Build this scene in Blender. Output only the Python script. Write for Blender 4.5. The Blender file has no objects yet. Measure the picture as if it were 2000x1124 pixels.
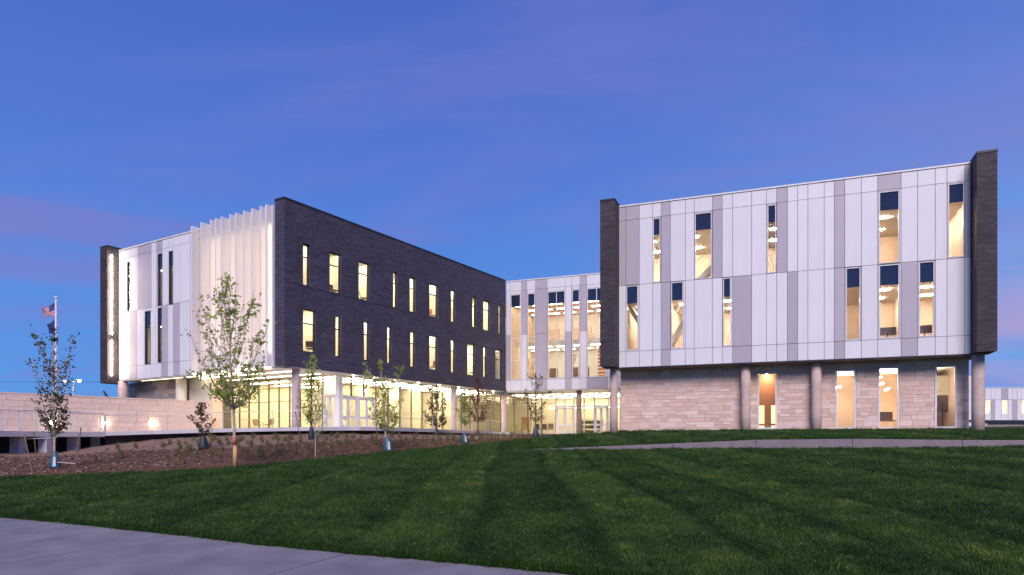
import bpy, bmesh, math, random
import numpy as np
from mathutils import Vector, Matrix, noise as mnoise

random.seed(7)
R = math.radians
# ------------------------------------------------------------------ camera
# eye level is z = 0, the camera looks along +Y with a shift lens (24 mm)
F = 1333.33
sc = bpy.context.scene
COL = sc.collection
cam = bpy.data.cameras.new("camera")
cam.sensor_width = 36.0
cam.lens = 24.0
cam.shift_y = 0.15
cam.clip_start = 0.1
cam.clip_end = 4000
camo = bpy.data.objects.new("camera", cam)
camo.location = (0, 0, 0)
camo.rotation_euler = (R(90), 0, 0)
COL.objects.link(camo)
sc.camera = camo

# ------------------------------------------------------------------ world (dusk sky)
world = bpy.data.worlds.new("World")
sc.world = world
world.use_nodes = True
nt = world.node_tree
nt.nodes.clear()
N = nt.nodes.new
L = nt.links.new


def wmath(op, a, b=None, clamp=False):
    n = N('ShaderNodeMath'); n.operation = op; n.use_clamp = clamp
    for i, v in enumerate((a, b)):
        if v is None: continue
        if isinstance(v, (int, float)): n.inputs[i].default_value = v
        else: L(v, n.inputs[i])
    return n.outputs[0]


def wmap(v, a, b):
    n = N('ShaderNodeMapRange'); n.interpolation_type = 'SMOOTHSTEP'
    L(v, n.inputs['Value']); n.inputs['From Min'].default_value = a; n.inputs['From Max'].default_value = b
    return n.outputs['Result']


def wmix(f, a, b):
    n = N('ShaderNodeMix'); n.data_type = 'RGBA'
    L(f, n.inputs['Factor'])
    for s, v in (('A', a), ('B', b)):
        sock = [i for i in n.inputs if i.name == s and i.type == 'RGBA'][0]
        if isinstance(v, tuple): sock.default_value = (*v, 1)
        else: L(v, sock)
    return [o for o in n.outputs if o.type == 'RGBA'][0]


tc = N('ShaderNodeTexCoord')
sep = N('ShaderNodeSeparateXYZ'); L(tc.outputs['Generated'], sep.inputs[0])
sx, sy, sz = sep.outputs
ramp = N('ShaderNodeValToRGB'); L(sz, ramp.inputs[0])
els = ramp.color_ramp.elements
stops = [(0.0, (.13, .34, .80)), (.10, (.105, .31, .78)), (.22, (.095, .26, .74)), (.36, (.09, .20, .66)),
         (.55, (.065, .145, .55)), (1.0, (.045, .10, .40))]
els[0].position = 0; els[0].color = (*stops[0][1], 1)
els[1].position = 1; els[1].color = (*stops[-1][1], 1)
for p, c in stops[1:-1]:
    e = els.new(p); e.color = (*c, 1)
base = ramp.outputs[0]
# lighter towards the right hand side (where the sun went down)
fr = wmath('MULTIPLY', wmap(sx, -.15, .75), wmap(sz, .65, .0))
fr = wmath('MULTIPLY', fr, .75)
base = wmix(fr, base, (.21, .39, .82))
# streaky high cloud, on a plane overhead
zz = wmath('ADD', wmath('MAXIMUM', sz, 0.0), .16)
cx = N('ShaderNodeCombineXYZ')
L(wmath('DIVIDE', sx, zz), cx.inputs[0]); L(wmath('DIVIDE', sy, zz), cx.inputs[1])
mp = N('ShaderNodeMapping'); L(cx.outputs[0], mp.inputs[0])
mp.inputs['Rotation'].default_value = (0, 0, R(38)); mp.inputs['Scale'].default_value = (.45, 1.3, 1)
mp.inputs['Location'].default_value = (3.2, 1.7, 0)
nz = N('ShaderNodeTexNoise'); L(mp.outputs[0], nz.inputs['Vector'])
nz.inputs['Scale'].default_value = 1.5; nz.inputs['Detail'].default_value = 7; nz.inputs['Roughness'].default_value = .56
nz.inputs['Distortion'].default_value = .9
cl = wmath('MULTIPLY', wmap(nz.outputs['Fac'], .44, .74), .48)
base = wmix(cl, base, (.20, .215, .63))
# pink low cloud bank to the right
nz2 = N('ShaderNodeTexNoise')
mp2 = N('ShaderNodeMapping'); L(tc.outputs['Generated'], mp2.inputs[0]); mp2.inputs['Scale'].default_value = (2.0, 2.0, 15.0)
L(mp2.outputs[0], nz2.inputs['Vector']); nz2.inputs['Scale'].default_value = 1.3; nz2.inputs['Detail'].default_value = 4
pk = wmath('MULTIPLY', wmap(sx, .47, .62), wmap(sz, .31, .03))
pk = wmath('MULTIPLY', pk, wmap(nz2.outputs['Fac'], .32, .56))
base = wmix(wmath('MULTIPLY', pk, .95), base, (.56, .35, .56))
# faint pink band low on the left
mp3 = N('ShaderNodeMapping'); L(tc.outputs['Generated'], mp3.inputs[0]); mp3.inputs['Scale'].default_value = (1.2, 1.2, 11.0)
mp3.inputs['Location'].default_value = (.3, .1, .55)
nz3 = N('ShaderNodeTexNoise'); L(mp3.outputs[0], nz3.inputs['Vector']); nz3.inputs['Scale'].default_value = 1.5; nz3.inputs['Detail'].default_value = 4
pl = wmath('MULTIPLY', wmap(nz3.outputs['Fac'], .50, .68), wmap(sz, .5, .22))
pl = wmath('MULTIPLY', pl, wmap(sz, .10, .20))
base = wmix(wmath('MULTIPLY', pl, .38), base, (.27, .19, .50))
bg = N('ShaderNodeBackground'); L(base, bg.inputs[0]); bg.inputs[1].default_value = 1.0
wo = N('ShaderNodeOutputWorld'); L(bg.outputs[0], wo.inputs[0])

# soft afterglow from behind the camera
sun = bpy.data.lights.new("afterglow", 'SUN')
sun.energy = 3.3
sun.angle = R(30)
sun.color = (1.0, .85, .86)
suno = bpy.data.objects.new("afterglow", sun)
suno.rotation_euler = Vector((-0.04, -1.0, .80)).to_track_quat('Z', 'Y').to_euler()
COL.objects.link(suno)

sc.view_settings.view_transform = 'Standard'
sc.view_settings.look = 'None'
sc.view_settings.exposure = 0.0
sc.view_settings.gamma = 1.0
sc.view_settings.use_curve_mapping = False
sc.cycles.use_denoising = True
sc.cycles.max_bounces = 7
sc.cycles.diffuse_bounces = 4
sc.cycles.transparent_max_bounces = 16
sc.cycles.sample_clamp_indirect = 6
sc.cycles.caustics_reflective = False
sc.cycles.caustics_refractive = False

# ------------------------------------------------------------------ helpers
W = {}                                   # world matrix of everything placed


def place(o, M, parent=None):
    COL.objects.link(o)
    if parent is not None:
        o.parent = parent
        o.matrix_basis = W[parent.name].inverted() @ M
    else:
        o.matrix_basis = M
    W[o.name] = M
    return o


def T(x, y, z, rz=0.0):
    return Matrix.Translation((x, y, z)) @ Matrix.Rotation(rz, 4, 'Z')


def tag(o, label=None, cat=None, group=None, kind=None):
    if label: o['label'] = label
    if cat: o['category'] = cat
    if group: o['group'] = group
    if kind: o['kind'] = kind
    return o


def empty(name, x, y, z, rz=0.0, **k):
    o = bpy.data.objects.new(name, None)
    o.empty_display_size = .3
    place(o, T(x, y, z, rz))
    return tag(o, **k)


def mesh_obj(name, verts, faces, mat, M=None, parent=None, smooth=False, mats=None, fmat=None):
    me = bpy.data.meshes.new(name)
    me.from_pydata([tuple(v) for v in verts], [], faces)
    for m in (mats or [mat]): me.materials.append(m)
    if fmat is not None: me.polygons.foreach_set('material_index', fmat)
    if smooth: me.polygons.foreach_set('use_smooth', [True] * len(me.polygons))
    me.update()
    return place(bpy.data.objects.new(name, me), M or Matrix.Identity(4), parent)


def share(name, me, M, parent=None):
    return place(bpy.data.objects.new(name, me), M, parent)


class MB:
    """collects shapes into one mesh"""
    def __init__(s): s.v = []; s.f = []

    def box(s, x0, x1, y0, y1, z0, z1, M=None):
        b = len(s.v)
        p = [(x0, y0, z0), (x1, y0, z0), (x1, y1, z0), (x0, y1, z0), (x0, y0, z1), (x1, y0, z1), (x1, y1, z1), (x0, y1, z1)]
        if M is not None: p = [M @ Vector(q) for q in p]
        s.v += [tuple(q) for q in p]
        s.f += [tuple(b + i for i in f) for f in ((0, 3, 2, 1), (4, 5, 6, 7), (0, 1, 5, 4), (1, 2, 6, 5), (2, 3, 7, 6), (3, 0, 4, 7))]
        return s

    def tube(s, pts, rad, n=8, caps=True):
        pts = [Vector(p) for p in pts]
        if isinstance(rad, (int, float)): rad = [rad] * len(pts)
        b = len(s.v)
        up = Vector((0, 0, 1))
        for i, p in enumerate(pts):
            d = (pts[min(i + 1, len(pts) - 1)] - pts[max(i - 1, 0)]).normalized()
            a = d.cross(up if abs(d.z) < .9 else Vector((1, 0, 0))).normalized(); c = d.cross(a)
            for k in range(n):
                t = 2 * math.pi * k / n
                s.v.append(tuple(p + (a * math.cos(t) + c * math.sin(t)) * rad[i]))
        for i in range(len(pts) - 1):
            for k in range(n):
                k2 = (k + 1) % n
                s.f.append((b + i * n + k, b + (i + 1) * n + k, b + (i + 1) * n + k2, b + i * n + k2))
        if caps:
            s.f.append(tuple(b + k for k in range(n)))
            s.f.append(tuple(b + (len(pts) - 1) * n + k for k in reversed(range(n))))
        return s

    def lathe(s, prof, n=12, c=(0, 0, 0)):
        b = len(s.v)
        for r, z in prof:
            for k in range(n):
                t = 2 * math.pi * k / n
                s.v.append((c[0] + r * math.cos(t), c[1] + r * math.sin(t), c[2] + z))
        for i in range(len(prof) - 1):
            for k in range(n):
                k2 = (k + 1) % n
                s.f.append((b + i * n + k, b + i * n + k2, b + (i + 1) * n + k2, b + (i + 1) * n + k))
        s.f.append(tuple(b + k for k in reversed(range(n))))
        s.f.append(tuple(b + (len(prof) - 1) * n + k for k in range(n)))
        return s

    def build(s, name, mat, M=None, parent=None, smooth=False):
        return mesh_obj(name, s.v, s.f, mat, M, parent, smooth)


class Face:
    """a vertical plane: origin O, horizontal direction t, outward normal n"""
    def __init__(s, O, t, n):
        s.O = Vector(O).to_2d(); s.t = Vector(t).to_2d().normalized(); s.n = Vector(n).to_2d().normalized()
        s.rz = math.atan2(s.t.y, s.t.x)
        s.sg = 1 if (-s.t.y * s.n.x + s.t.x * s.n.y) > 0 else -1

    def pt(s, a, o, z):
        p = s.O + s.t * a + s.n * o
        return Vector((p.x, p.y, z))

    def s_at(s, px, off=0.0):
        O = s.O + s.n * off; r = (px - 1000) / F
        return (r * O.y - O.x) / (s.t.x - r * s.t.y)

    def M(s, a=0, o=0, z=0):
        p = s.pt(a, o, z)
        return T(p.x, p.y, p.z, s.rz)

    def shifted(s, off): return Face(s.O + s.n * off, s.t, s.n)


_bc = {}


def box_mesh(w, d, h, mat):
    k = (round(w, 3), round(d, 3), round(h, 3), mat.name)
    if k not in _bc:
        m = MB().box(-w / 2, w / 2, -d / 2, d / 2, -h / 2, h / 2)
        me = bpy.data.meshes.new('block'); me.from_pydata(m.v, [], m.f); me.materials.append(mat)
        _bc[k] = me
    return _bc[k]


def fbox(face, name, s0, s1, z0, z1, o0, o1, mat, parent):
    """box on a face, its own object with its origin at its centre"""
    if s1 < s0: s0, s1 = s1, s0
    if o1 < o0: o0, o1 = o1, o0
    me = box_mesh(s1 - s0, o1 - o0, z1 - z0, mat)
    return share(name, me, face.M((s0 + s1) / 2, (o0 + o1) / 2, (z0 + z1) / 2), parent)


def wall_holes(face, name, s0, s1, z0, z1, o0, o1, holes, mat, parent):
    """wall slab from o0 (back) to o1 (front) with rectangular openings"""
    S = sorted({s0, s1, *[min(max(h[i], s0), s1) for h in holes for i in (0, 1)]})
    Z = sorted({z0, z1, *[min(max(h[i], z0), z1) for h in holes for i in (2, 3)]})

    def solid(i, j):
        if i < 0 or j < 0 or i >= len(S) - 1 or j >= len(Z) - 1: return False
        a = (S[i] + S[i + 1]) / 2; z = (Z[j] + Z[j + 1]) / 2
        return not any(h[0] < a < h[1] and h[2] < z < h[3] for h in holes)
    v = []; f = []
    y0, y1 = o0 * face.sg, o1 * face.sg

    def quad(*p):
        b = len(v); v.extend(p); f.append((b, b + 1, b + 2, b + 3))
    for i in range(len(S) - 1):
        for j in range(len(Z) - 1):
            if not solid(i, j): continue
            a, b_, c, d = S[i], S[i + 1], Z[j], Z[j + 1]
            quad((a, y1, c), (b_, y1, c), (b_, y1, d), (a, y1, d))
            quad((a, y0, c), (a, y0, d), (b_, y0, d), (b_, y0, c))
            if not solid(i - 1, j): quad((a, y0, c), (a, y1, c), (a, y1, d), (a, y0, d))
            if not solid(i + 1, j): quad((b_, y0, c), (b_, y0, d), (b_, y1, d), (b_, y1, c))
            if not solid(i, j - 1): quad((a, y0, c), (b_, y0, c), (b_, y1, c), (a, y1, c))
            if not solid(i, j + 1): quad((a, y0, d), (a, y1, d), (b_, y1, d), (b_, y0, d))
    o = mesh_obj(name, v, f, mat, face.M(), parent)
    bm = bmesh.new(); bm.from_mesh(o.data); bmesh.ops.remove_doubles(bm, verts=bm.verts, dist=1e-5)
    bmesh.ops.recalc_face_normals(bm, faces=bm.faces); bm.to_mesh(o.data); bm.free()
    return o


# ------------------------------------------------------------------ materials
def new_mat(name):
    m = bpy.data.materials.new(name); m.use_nodes = True
    n = m.node_tree; n.nodes.clear()
    out = n.nodes.new('ShaderNodeOutputMaterial'); b = n.nodes.new('ShaderNodeBsdfPrincipled')
    n.links.new(b.outputs[0], out.inputs[0])
    return m, n, b, out


def mat(name, c, rough=.6, var=.12, scale=3.0, bump=0.0, bscale=40.0, metal=0.0, spec=.5, c2=None, perobj=0.0, trans=0.0, stretch=None):
    m, n, b, out = new_mat(name)
    b.inputs['Roughness'].default_value = rough; b.inputs['Metallic'].default_value = metal
    b.inputs['Specular IOR Level'].default_value = spec
    t = n.nodes.new('ShaderNodeTexCoord'); vec = t.outputs['Object']
    if stretch:
        mp = n.nodes.new('ShaderNodeMapping'); mp.inputs['Scale'].default_value = stretch; n.links.new(vec, mp.inputs[0]); vec = mp.outputs[0]
    nz = n.nodes.new('ShaderNodeTexNoise'); nz.inputs['Scale'].default_value = scale; nz.inputs['Detail'].default_value = 5
    n.links.new(vec, nz.inputs['Vector'])
    r = n.nodes.new('ShaderNodeValToRGB'); n.links.new(nz.outputs['Fac'], r.inputs[0])
    c2 = c2 or tuple(x * (1 - 2 * var) for x in c)
    r.color_ramp.elements[0].position = .3; r.color_ramp.elements[0].color = (*c2, 1)
    r.color_ramp.elements[1].position = .7; r.color_ramp.elements[1].color = (*c, 1)
    col = r.outputs[0]
    if perobj:
        oi = n.nodes.new('ShaderNodeObjectInfo'); hs = n.nodes.new('ShaderNodeHueSaturation')
        mr = n.nodes.new('ShaderNodeMapRange'); n.links.new(oi.outputs['Random'], mr.inputs['Value'])
        mr.inputs['To Min'].default_value = 1 - perobj; mr.inputs['To Max'].default_value = 1 + perobj
        n.links.new(mr.outputs[0], hs.inputs['Value']); n.links.new(col, hs.inputs['Color']); col = hs.outputs[0]
    n.links.new(col, b.inputs['Base Color'])
    if bump:
        nb = n.nodes.new('ShaderNodeTexNoise'); nb.inputs['Scale'].default_value = bscale; nb.inputs['Detail'].default_value = 4
        n.links.new(vec, nb.inputs['Vector'])
        bp = n.nodes.new('ShaderNodeBump'); bp.inputs['Strength'].default_value = bump; bp.inputs['Distance'].default_value = .02
        n.links.new(nb.outputs['Fac'], bp.inputs['Height']); n.links.new(bp.outputs[0], b.inputs['Normal'])
    if trans:
        tr = n.nodes.new('ShaderNodeBsdfTranslucent'); n.links.new(col, tr.inputs[0])
        mx = n.nodes.new('ShaderNodeMixShader'); mx.inputs[0].default_value = trans
        n.links.new(b.outputs[0], mx.inputs[1]); n.links.new(tr.outputs[0], mx.inputs[2]); n.links.new(mx.outputs[0], out.inputs[0])
    return m


def brick_mat(name, c1, c2, mortar):
    m, n, b, out = new_mat(name)
    b.inputs['Roughness'].default_value = .75
    t = n.nodes.new('ShaderNodeTexCoord'); s = n.nodes.new('ShaderNodeSeparateXYZ'); n.links.new(t.outputs['Object'], s.inputs[0])
    a = n.nodes.new('ShaderNodeMath'); a.operation = 'ADD'; n.links.new(s.outputs[0], a.inputs[0]); n.links.new(s.outputs[1], a.inputs[1])
    cmb = n.nodes.new('ShaderNodeCombineXYZ'); n.links.new(a.outputs[0], cmb.inputs[0]); n.links.new(s.outputs[2], cmb.inputs[1])
    br = n.nodes.new('ShaderNodeTexBrick'); n.links.new(cmb.outputs[0], br.inputs['Vector'])
    br.inputs['Color1'].default_value = (*c1, 1); br.inputs['Color2'].default_value = (*c2, 1); br.inputs['Mortar'].default_value = (*mortar, 1)
    br.inputs['Scale'].default_value = 1.0; br.inputs['Brick Width'].default_value = .41; br.inputs['Row Height'].default_value = .1
    br.inputs['Mortar Size'].default_value = .008; br.inputs['Mortar Smooth'].default_value = .3; br.inputs['Bias'].default_value = 0.1
    nz = n.nodes.new('ShaderNodeTexNoise'); nz.inputs['Scale'].default_value = .5; nz.inputs['Detail'].default_value = 6
    mpn = n.nodes.new('ShaderNodeMapping'); mpn.inputs['Scale'].default_value = (1, 1, 2.2); n.links.new(t.outputs['Object'], mpn.inputs[0])
    n.links.new(mpn.outputs[0], nz.inputs['Vector'])
    hs = n.nodes.new('ShaderNodeHueSaturation'); mr = n.nodes.new('ShaderNodeMapRange'); n.links.new(nz.outputs['Fac'], mr.inputs[0])
    mr.inputs['From Min'].default_value = .3; mr.inputs['From Max'].default_value = .7
    mr.inputs['To Min'].default_value = .78; mr.inputs['To Max'].default_value = 1.2; n.links.new(mr.outputs[0], hs.inputs['Value'])
    n.links.new(br.outputs['Color'], hs.inputs['Color']); n.links.new(hs.outputs[0], b.inputs['Base Color'])
    bp = n.nodes.new('ShaderNodeBump'); bp.inputs['Strength'].default_value = .7; bp.inputs['Distance'].default_value = .02
    inv = n.nodes.new('ShaderNodeMath'); inv.operation = 'SUBTRACT'; inv.inputs[0].default_value = 1; n.links.new(br.outputs['Fac'], inv.inputs[1])
    n.links.new(inv.outputs[0], bp.inputs['Height']); n.links.new(bp.outputs[0], b.inputs['Normal'])
    return m


def emit(name, c, s):
    m, n, b, out = new_mat(name)
    n.nodes.remove(b); e = n.nodes.new('ShaderNodeEmission'); e.inputs[0].default_value = (*c, 1); e.inputs[1].default_value = s
    n.links.new(e.outputs[0], out.inputs[0])
    return m


def glass(name, tint=(.93, .95, .94), refl=.9):
    m, n, b, out = new_mat(name)
    n.nodes.remove(b)
    tr = n.nodes.new('ShaderNodeBsdfTransparent'); tr.inputs[0].default_value = (*tint, 1)
    gl = n.nodes.new('ShaderNodeBsdfGlossy'); gl.inputs['Roughness'].default_value = .02
    gl.inputs[0].default_value = (refl, refl, refl, 1)
    fr = n.nodes.new('ShaderNodeFresnel'); fr.inputs[0].default_value = 1.45
    ge = n.nodes.new('ShaderNodeNewGeometry'); mt = n.nodes.new('ShaderNodeMath'); mt.operation = 'SUBTRACT'; mt.inputs[0].default_value = 1
    n.links.new(ge.outputs['Backfacing'], mt.inputs[1]); ml = n.nodes.new('ShaderNodeMath'); ml.operation = 'MULTIPLY'
    n.links.new(mt.outputs[0], ml.inputs[0]); n.links.new(fr.outputs[0], ml.inputs[1])
    mx = n.nodes.new('ShaderNodeMixShader'); n.links.new(ml.outputs[0], mx.inputs[0])
    n.links.new(tr.outputs[0], mx.inputs[1]); n.links.new(gl.outputs[0], mx.inputs[2]); n.links.new(mx.outputs[0], out.inputs[0])
    return m


WHITE = mat('white_panel', (.80, .79, .80), .40, .03, .9, .12, 1.1, perobj=.03, stretch=(2.2, 2.2, .5))
GREY = mat('grey_panel', (.50, .455, .50), .40, .04, .9, .12, 1.1, perobj=.04, stretch=(2.2, 2.2, .5))
BACKING = mat('panel_backing', (.16, .15, .17), .8)
TRIM = mat('white_trim', (.80, .80, .80), .4, .02)
BRICK = brick_mat('charcoal_brick', (.085, .076, .122), (.045, .040, .066), (.055, .052, .07))  # blue in the brick colour stands in for reflected sky
BRICK2 = brick_mat('dark_brick', (.075, .058, .070), (.038, .030, .040), (.055, .05, .055))
DARKMETAL = mat('dark_metal', (.030, .030, .038), .45, .05, metal=.2)
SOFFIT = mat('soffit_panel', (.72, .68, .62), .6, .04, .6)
DSOFFIT = mat('brown_soffit', (.34, .24, .18), .7)  # brown lightened so the underside bounces warm light onto the stone
GLASS = glass('window_glass')
SPANDREL = mat('blue_spandrel_glass', (.020, .028, .062), .08, .08, .6, spec=.8)
STONE_A = mat('ashlar_stone', (.80, .585, .475), .85, .07, 5, .5, 30, perobj=.07)
STONE_B = mat('ashlar_stone_pale', (.86, .68, .58), .85, .06, 5, .5, 30, perobj=.08)
MORTAR = mat('mortar', (.50, .40, .37), .95, .05)
SITESTONE = mat('site_wall_stone', (.70, .54, .45), .9, .06, 4, .5, 25, perobj=.035)
CONC = mat('column_concrete', (.68, .53, .45), .8, .10, 2.5, .35, 30)
CONC2 = mat('wall_concrete', (.27, .23, .245), .85, .12, 1.6, .4, 40)
DECK = mat('terrace_concrete', (.58, .57, .60), .7, .06, 1.0, .2, 30)
PLASTER = mat('pale_plaster', (.80, .74, .62), .8, .03, 1.0)
INT_WARM = mat('interior_wall_warm', (.84, .78, .64), .8, .05, .8)
INT_TAN = mat('interior_wall_tan', (.82, .64, .50), .8, .05, .8)
INT_WHITE = mat('interior_wall_white', (.85, .82, .74), .8, .03, .8)
CEIL = mat('interior_ceiling', (.82, .78, .68), .85, .03, .8)
FLOORM = mat('interior_floor', (.42, .36, .28), .5, .08, .8)
WOOD = mat('orange_wood', (.55, .23, .08), .5, .15, 3, stretch=(1, 1, 8))
LWARM = emit('lamp_warm', (1.0, .84, .67), 135.0)
LWARM_B = emit('lamp_warm_bright', (1.0, .84, .66), 95.0)
LSTRIP = emit('lamp_strip', (1.0, .80, .58), 100.0)
LSTRIP2 = emit('lamp_strip_rooms', (1.0, .80, .55), 45.0)
LDOT = emit('lamp_downlight', (1.0, .84, .60), 150.0)
LSTREET = emit('lamp_street', (1.0, .93, .86), 60.0)
STEEL = mat('galvanised_steel', (.72, .70, .70), .35, .05, metal=.5)

# ------------------------------------------------------------------ planes of the building
ZT, ZH1, ZH2, ZH3, ZB = 16.7, 15.62, 11.02, 6.34, 5.2
a1 = R(31.6)
U = Vector((math.sin(a1), math.cos(a1))); V = Vector((-math.cos(a1), math.sin(a1)))
A = Vector((-15.65, 46.95))
DF = Face(A, U, -V)                       # dark brick front of the left wing
LF = Face(A + U * .56, V, -U)             # white front of the left wing
a2 = R(21.1)
T2 = Vector((math.cos(a2), -math.sin(a2))); N2 = Vector((-math.sin(a2), -math.cos(a2)))
RF = Face((7.60, 48.5), T2, N2)           # white front of the right block
KF = Face((-.588, 71.3), T2, N2)          # link between them
FL = .92                                   # ground floor level

# ================================================================== GROUND
def interp(tbl, x):
    xs = [t[0] for t in tbl]
    return [float(np.interp(x, xs, [t[i] for t in tbl])) for i in range(1, len(tbl[0]))]


def zlow(x, y): return -1.5 + .0349 * (y - 9) + .0206 * x


def ray_low(px, py):
    r = (px - 1000) / F; q = (py - 862) / F
    return 1.814 / (q + .0349 + .0206 * r)


EDGE = [(-900, 951), (-400, 976), (0, 1008), (250, 1032), (500, 1060), (700, 1079), (1000, 1106), (1300, 1136), (2000, 1235), (2900, 1345)]
BORD = [(-900, 975 - 12), (-400, 950), (0, 936), (150, 930.5), (300, 925), (460, 917), (620, 900), (760, 885), (900, 873), (930, 870), (1010, 861.5), (1050, 857)]
EDGED = [(p, ray_low(p, y)) for p, y in EDGE]
BORDD = [(p, ray_low(p, y)) for p, y in BORD]
WALLC = [(930, 38.0), (1050, 36.5), (1170, 35.0), (1315, 34.0), (1477, 32.6), (1665, 31.2), (1880, 30.2), (2050, 30.2), (2300, 31.0), (2900, 34)]
WTOP = [(930, -.60), (1050, -.42), (1170, -.285), (1315, -.115), (1477, .06), (1665, .10), (1880, .05), (2050, .04), (2900, .05)]


def edge_noise(px): return 0.015 * math.sin(px * .071) + .012 * math.sin(px * .173 + 1)


def bumpy(x, y, a=.02, s=.9): return a * mnoise.noise(Vector((x * s, y * s, 0)))


def sheet(name, cols, rows, fn, m, **k):
    v = []; f = []
    for i, px in enumerate(cols):
        for j in range(rows + 1):
            v.append(fn(px, j / rows))
    n = rows + 1
    for i in range(len(cols) - 1):
        for j in range(rows):
            f.append((i * n + j, (i + 1) * n + j, (i + 1) * n + j + 1, i * n + j + 1))
    o = mesh_obj(name, v, f, m, smooth=True)
    return tag(o, **k)


def low_far(px):
    if px <= 930: return interp(BORDD, px)[0]
    return interp(WALLC, px)[0]


def low_fn(px, k):
    d0 = interp(EDGED, px)[0] + edge_noise(px); d1 = low_far(px) + .12
    d = d0 * (d1 / d0) ** k
    x = (px - 1000) / F * d
    z = zlow(x, d) + bumpy(x, d) * min(1, (d - d0) * .6)
    if k == 0: z -= .10
    return (x, d, z + .03)


# lawn material: mown bands that run away from the camera
def lawn_mat(name, mowed=True):
    m, n, b, out = new_mat(name)
    b.inputs['Roughness'].default_value = .9; b.inputs['Specular IOR Level'].default_value = .15
    nl = n.links.new
    g = n.nodes.new('ShaderNodeNewGeometry'); s = n.nodes.new('ShaderNodeSeparateXYZ'); nl(g.outputs['Position'], s.inputs[0])
    nz = n.nodes.new('ShaderNodeTexNoise'); nz.inputs['Scale'].default_value = 1.1; nz.inputs['Detail'].default_value = 8; nz.inputs['Roughness'].default_value = .65
    nl(g.outputs['Position'], nz.inputs['Vector'])
    r = n.nodes.new('ShaderNodeValToRGB'); nl(nz.outputs['Fac'], r.inputs[0])
    r.color_ramp.elements[0].position = .3; r.color_ramp.elements[0].color = (.010, .034, .006, 1)
    r.color_ramp.elements[1].position = .72; r.color_ramp.elements[1].color = (.040, .100, .008, 1)
    nl(r.outputs[0], b.inputs['Base Color'])
    nb = n.nodes.new('ShaderNodeTexNoise'); nb.inputs['Scale'].default_value = 22; nb.inputs['Detail'].default_value = 4
    nl(g.outputs['Position'], nb.inputs['Vector'])
    bp = n.nodes.new('ShaderNodeBump'); bp.inputs['Strength'].default_value = 1; bp.inputs['Distance'].default_value = .05
    nl(nb.outputs['Fac'], bp.inputs['Height']); nl(bp.outputs[0], b.inputs['Normal'])
    return m


LAWN = lawn_mat('lawn_turf')
SOIL = mat('far_ground', (.045, .075, .03), .95, .2, .05)
MULCH = mat('bark_mulch', (.17, .085, .048), .95, .1, 3, 1.0, 26, c2=(.06, .03, .02))
cols = list(range(-900, 2901, 20))
sheet('lawn', cols, 60, low_fn, LAWN, kind='structure')


def top_z(px): return interp(WTOP, px)[0]


def up_far(px):
    """far edge of the upper lawn: distance, height"""
    if px <= 1210:
        return interp([(930, 46.0, -.31), (1010, 52, .02), (1050, 54, .2), (1100, 54, .40), (1150, 53, .52), (1210, 51.5, .62)], px)
    if px < 1890:
        f = RF.shifted(-1.2); p = f.pt(f.s_at(px), 0, 0)
        return [p.y, .66]
    return interp([(1890, 43.5, .70), (1930, 46, .72), (2300, 46, .72), (2900, 46, .72)], px)


def up_z(px, k):
    d0 = interp(WALLC, px)[0] + .34; d1, z1 = up_far(px)
    d = d0 + (d1 - d0) * k
    x = (px - 1000) / F * d
    z0 = top_z(px) if px > 935 else zlow(x, d)
    kk = k ** .85
    z = z0 + .015 + (z1 - z0) * kk
    return x, d, z


def up_fn(px, k):
    x, d, z = up_z(px, k)
    return (x, d, z + bumpy(x, d, .02) * k * (1 - k) * 4)


LAWN2 = lawn_mat('upper_lawn_turf')
sheet('upper_lawn', [930] + list(range(940, 1890, 15)) + [1889.5, 1895, 1910] + list(range(1930, 2901, 30)), 24, up_fn, LAWN2, kind='structure')

# base ground, to the horizon, and the rise on which the far building stands
gm = bpy.data.meshes.new('ground')
tag(mesh_obj('ground', [(-1500, -600, -2.6), (1500, -600, -2.6), (1500, 2500, -2.6), (-1500, 2500, -2.6)], [(0, 1, 2, 3)], SOIL), kind='structure')


def hill_fn(i, k):
    x = -220 + i * 12.0; y = 44 + 480 * k ** 1.6
    base = .45 if x < 28 else .45 + .9 * min(1, (x - 28) / 30)
    if y < 62: base = min(base, .5) - (.35 if x < 0 else 0)
    z = base + 1.0 * min(1, max(0, (y - 60) / 50)) * (1 if x > 20 else .3)
    if y > 150: z -= (y - 150) * .012
    if x < 24 and y < 78: z = -1.6
    if x >= 24 and y < 60: z = .64 + .7 * max(0, (y - 46) / 14) * min(1, (x - 24) / 20)
    return (x, y, z)


sheet('rear_ground', range(0, 46), 34, hill_fn, SOIL, kind='structure')

# near path: broad concrete slabs, each its own piece
PATHM = mat('path_concrete', (.25, .245, .26), .8, .07, 1.0, .4, 30, c2=(.145, .14, .16), perobj=.03)
path = empty('path', -6, 8, -1.6, kind='structure')
pe = []
for px in np.linspace(-900, 2600, 500):
    d = interp(EDGED, px)[0]; pe.append(Vector(((px - 1000) / F * d, d)))
cum = [0]
for i in range(1, len(pe)): cum.append(cum[-1] + (pe[i] - pe[i - 1]).length)


def along(s):
    x = float(np.interp(s, cum, [p.x for p in pe])); y = float(np.interp(s, cum, [p.y for p in pe]))
    return Vector((x, y))


def s_of_px(px): return float(np.interp(px, np.linspace(-900, 2600, 500), cum))


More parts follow.
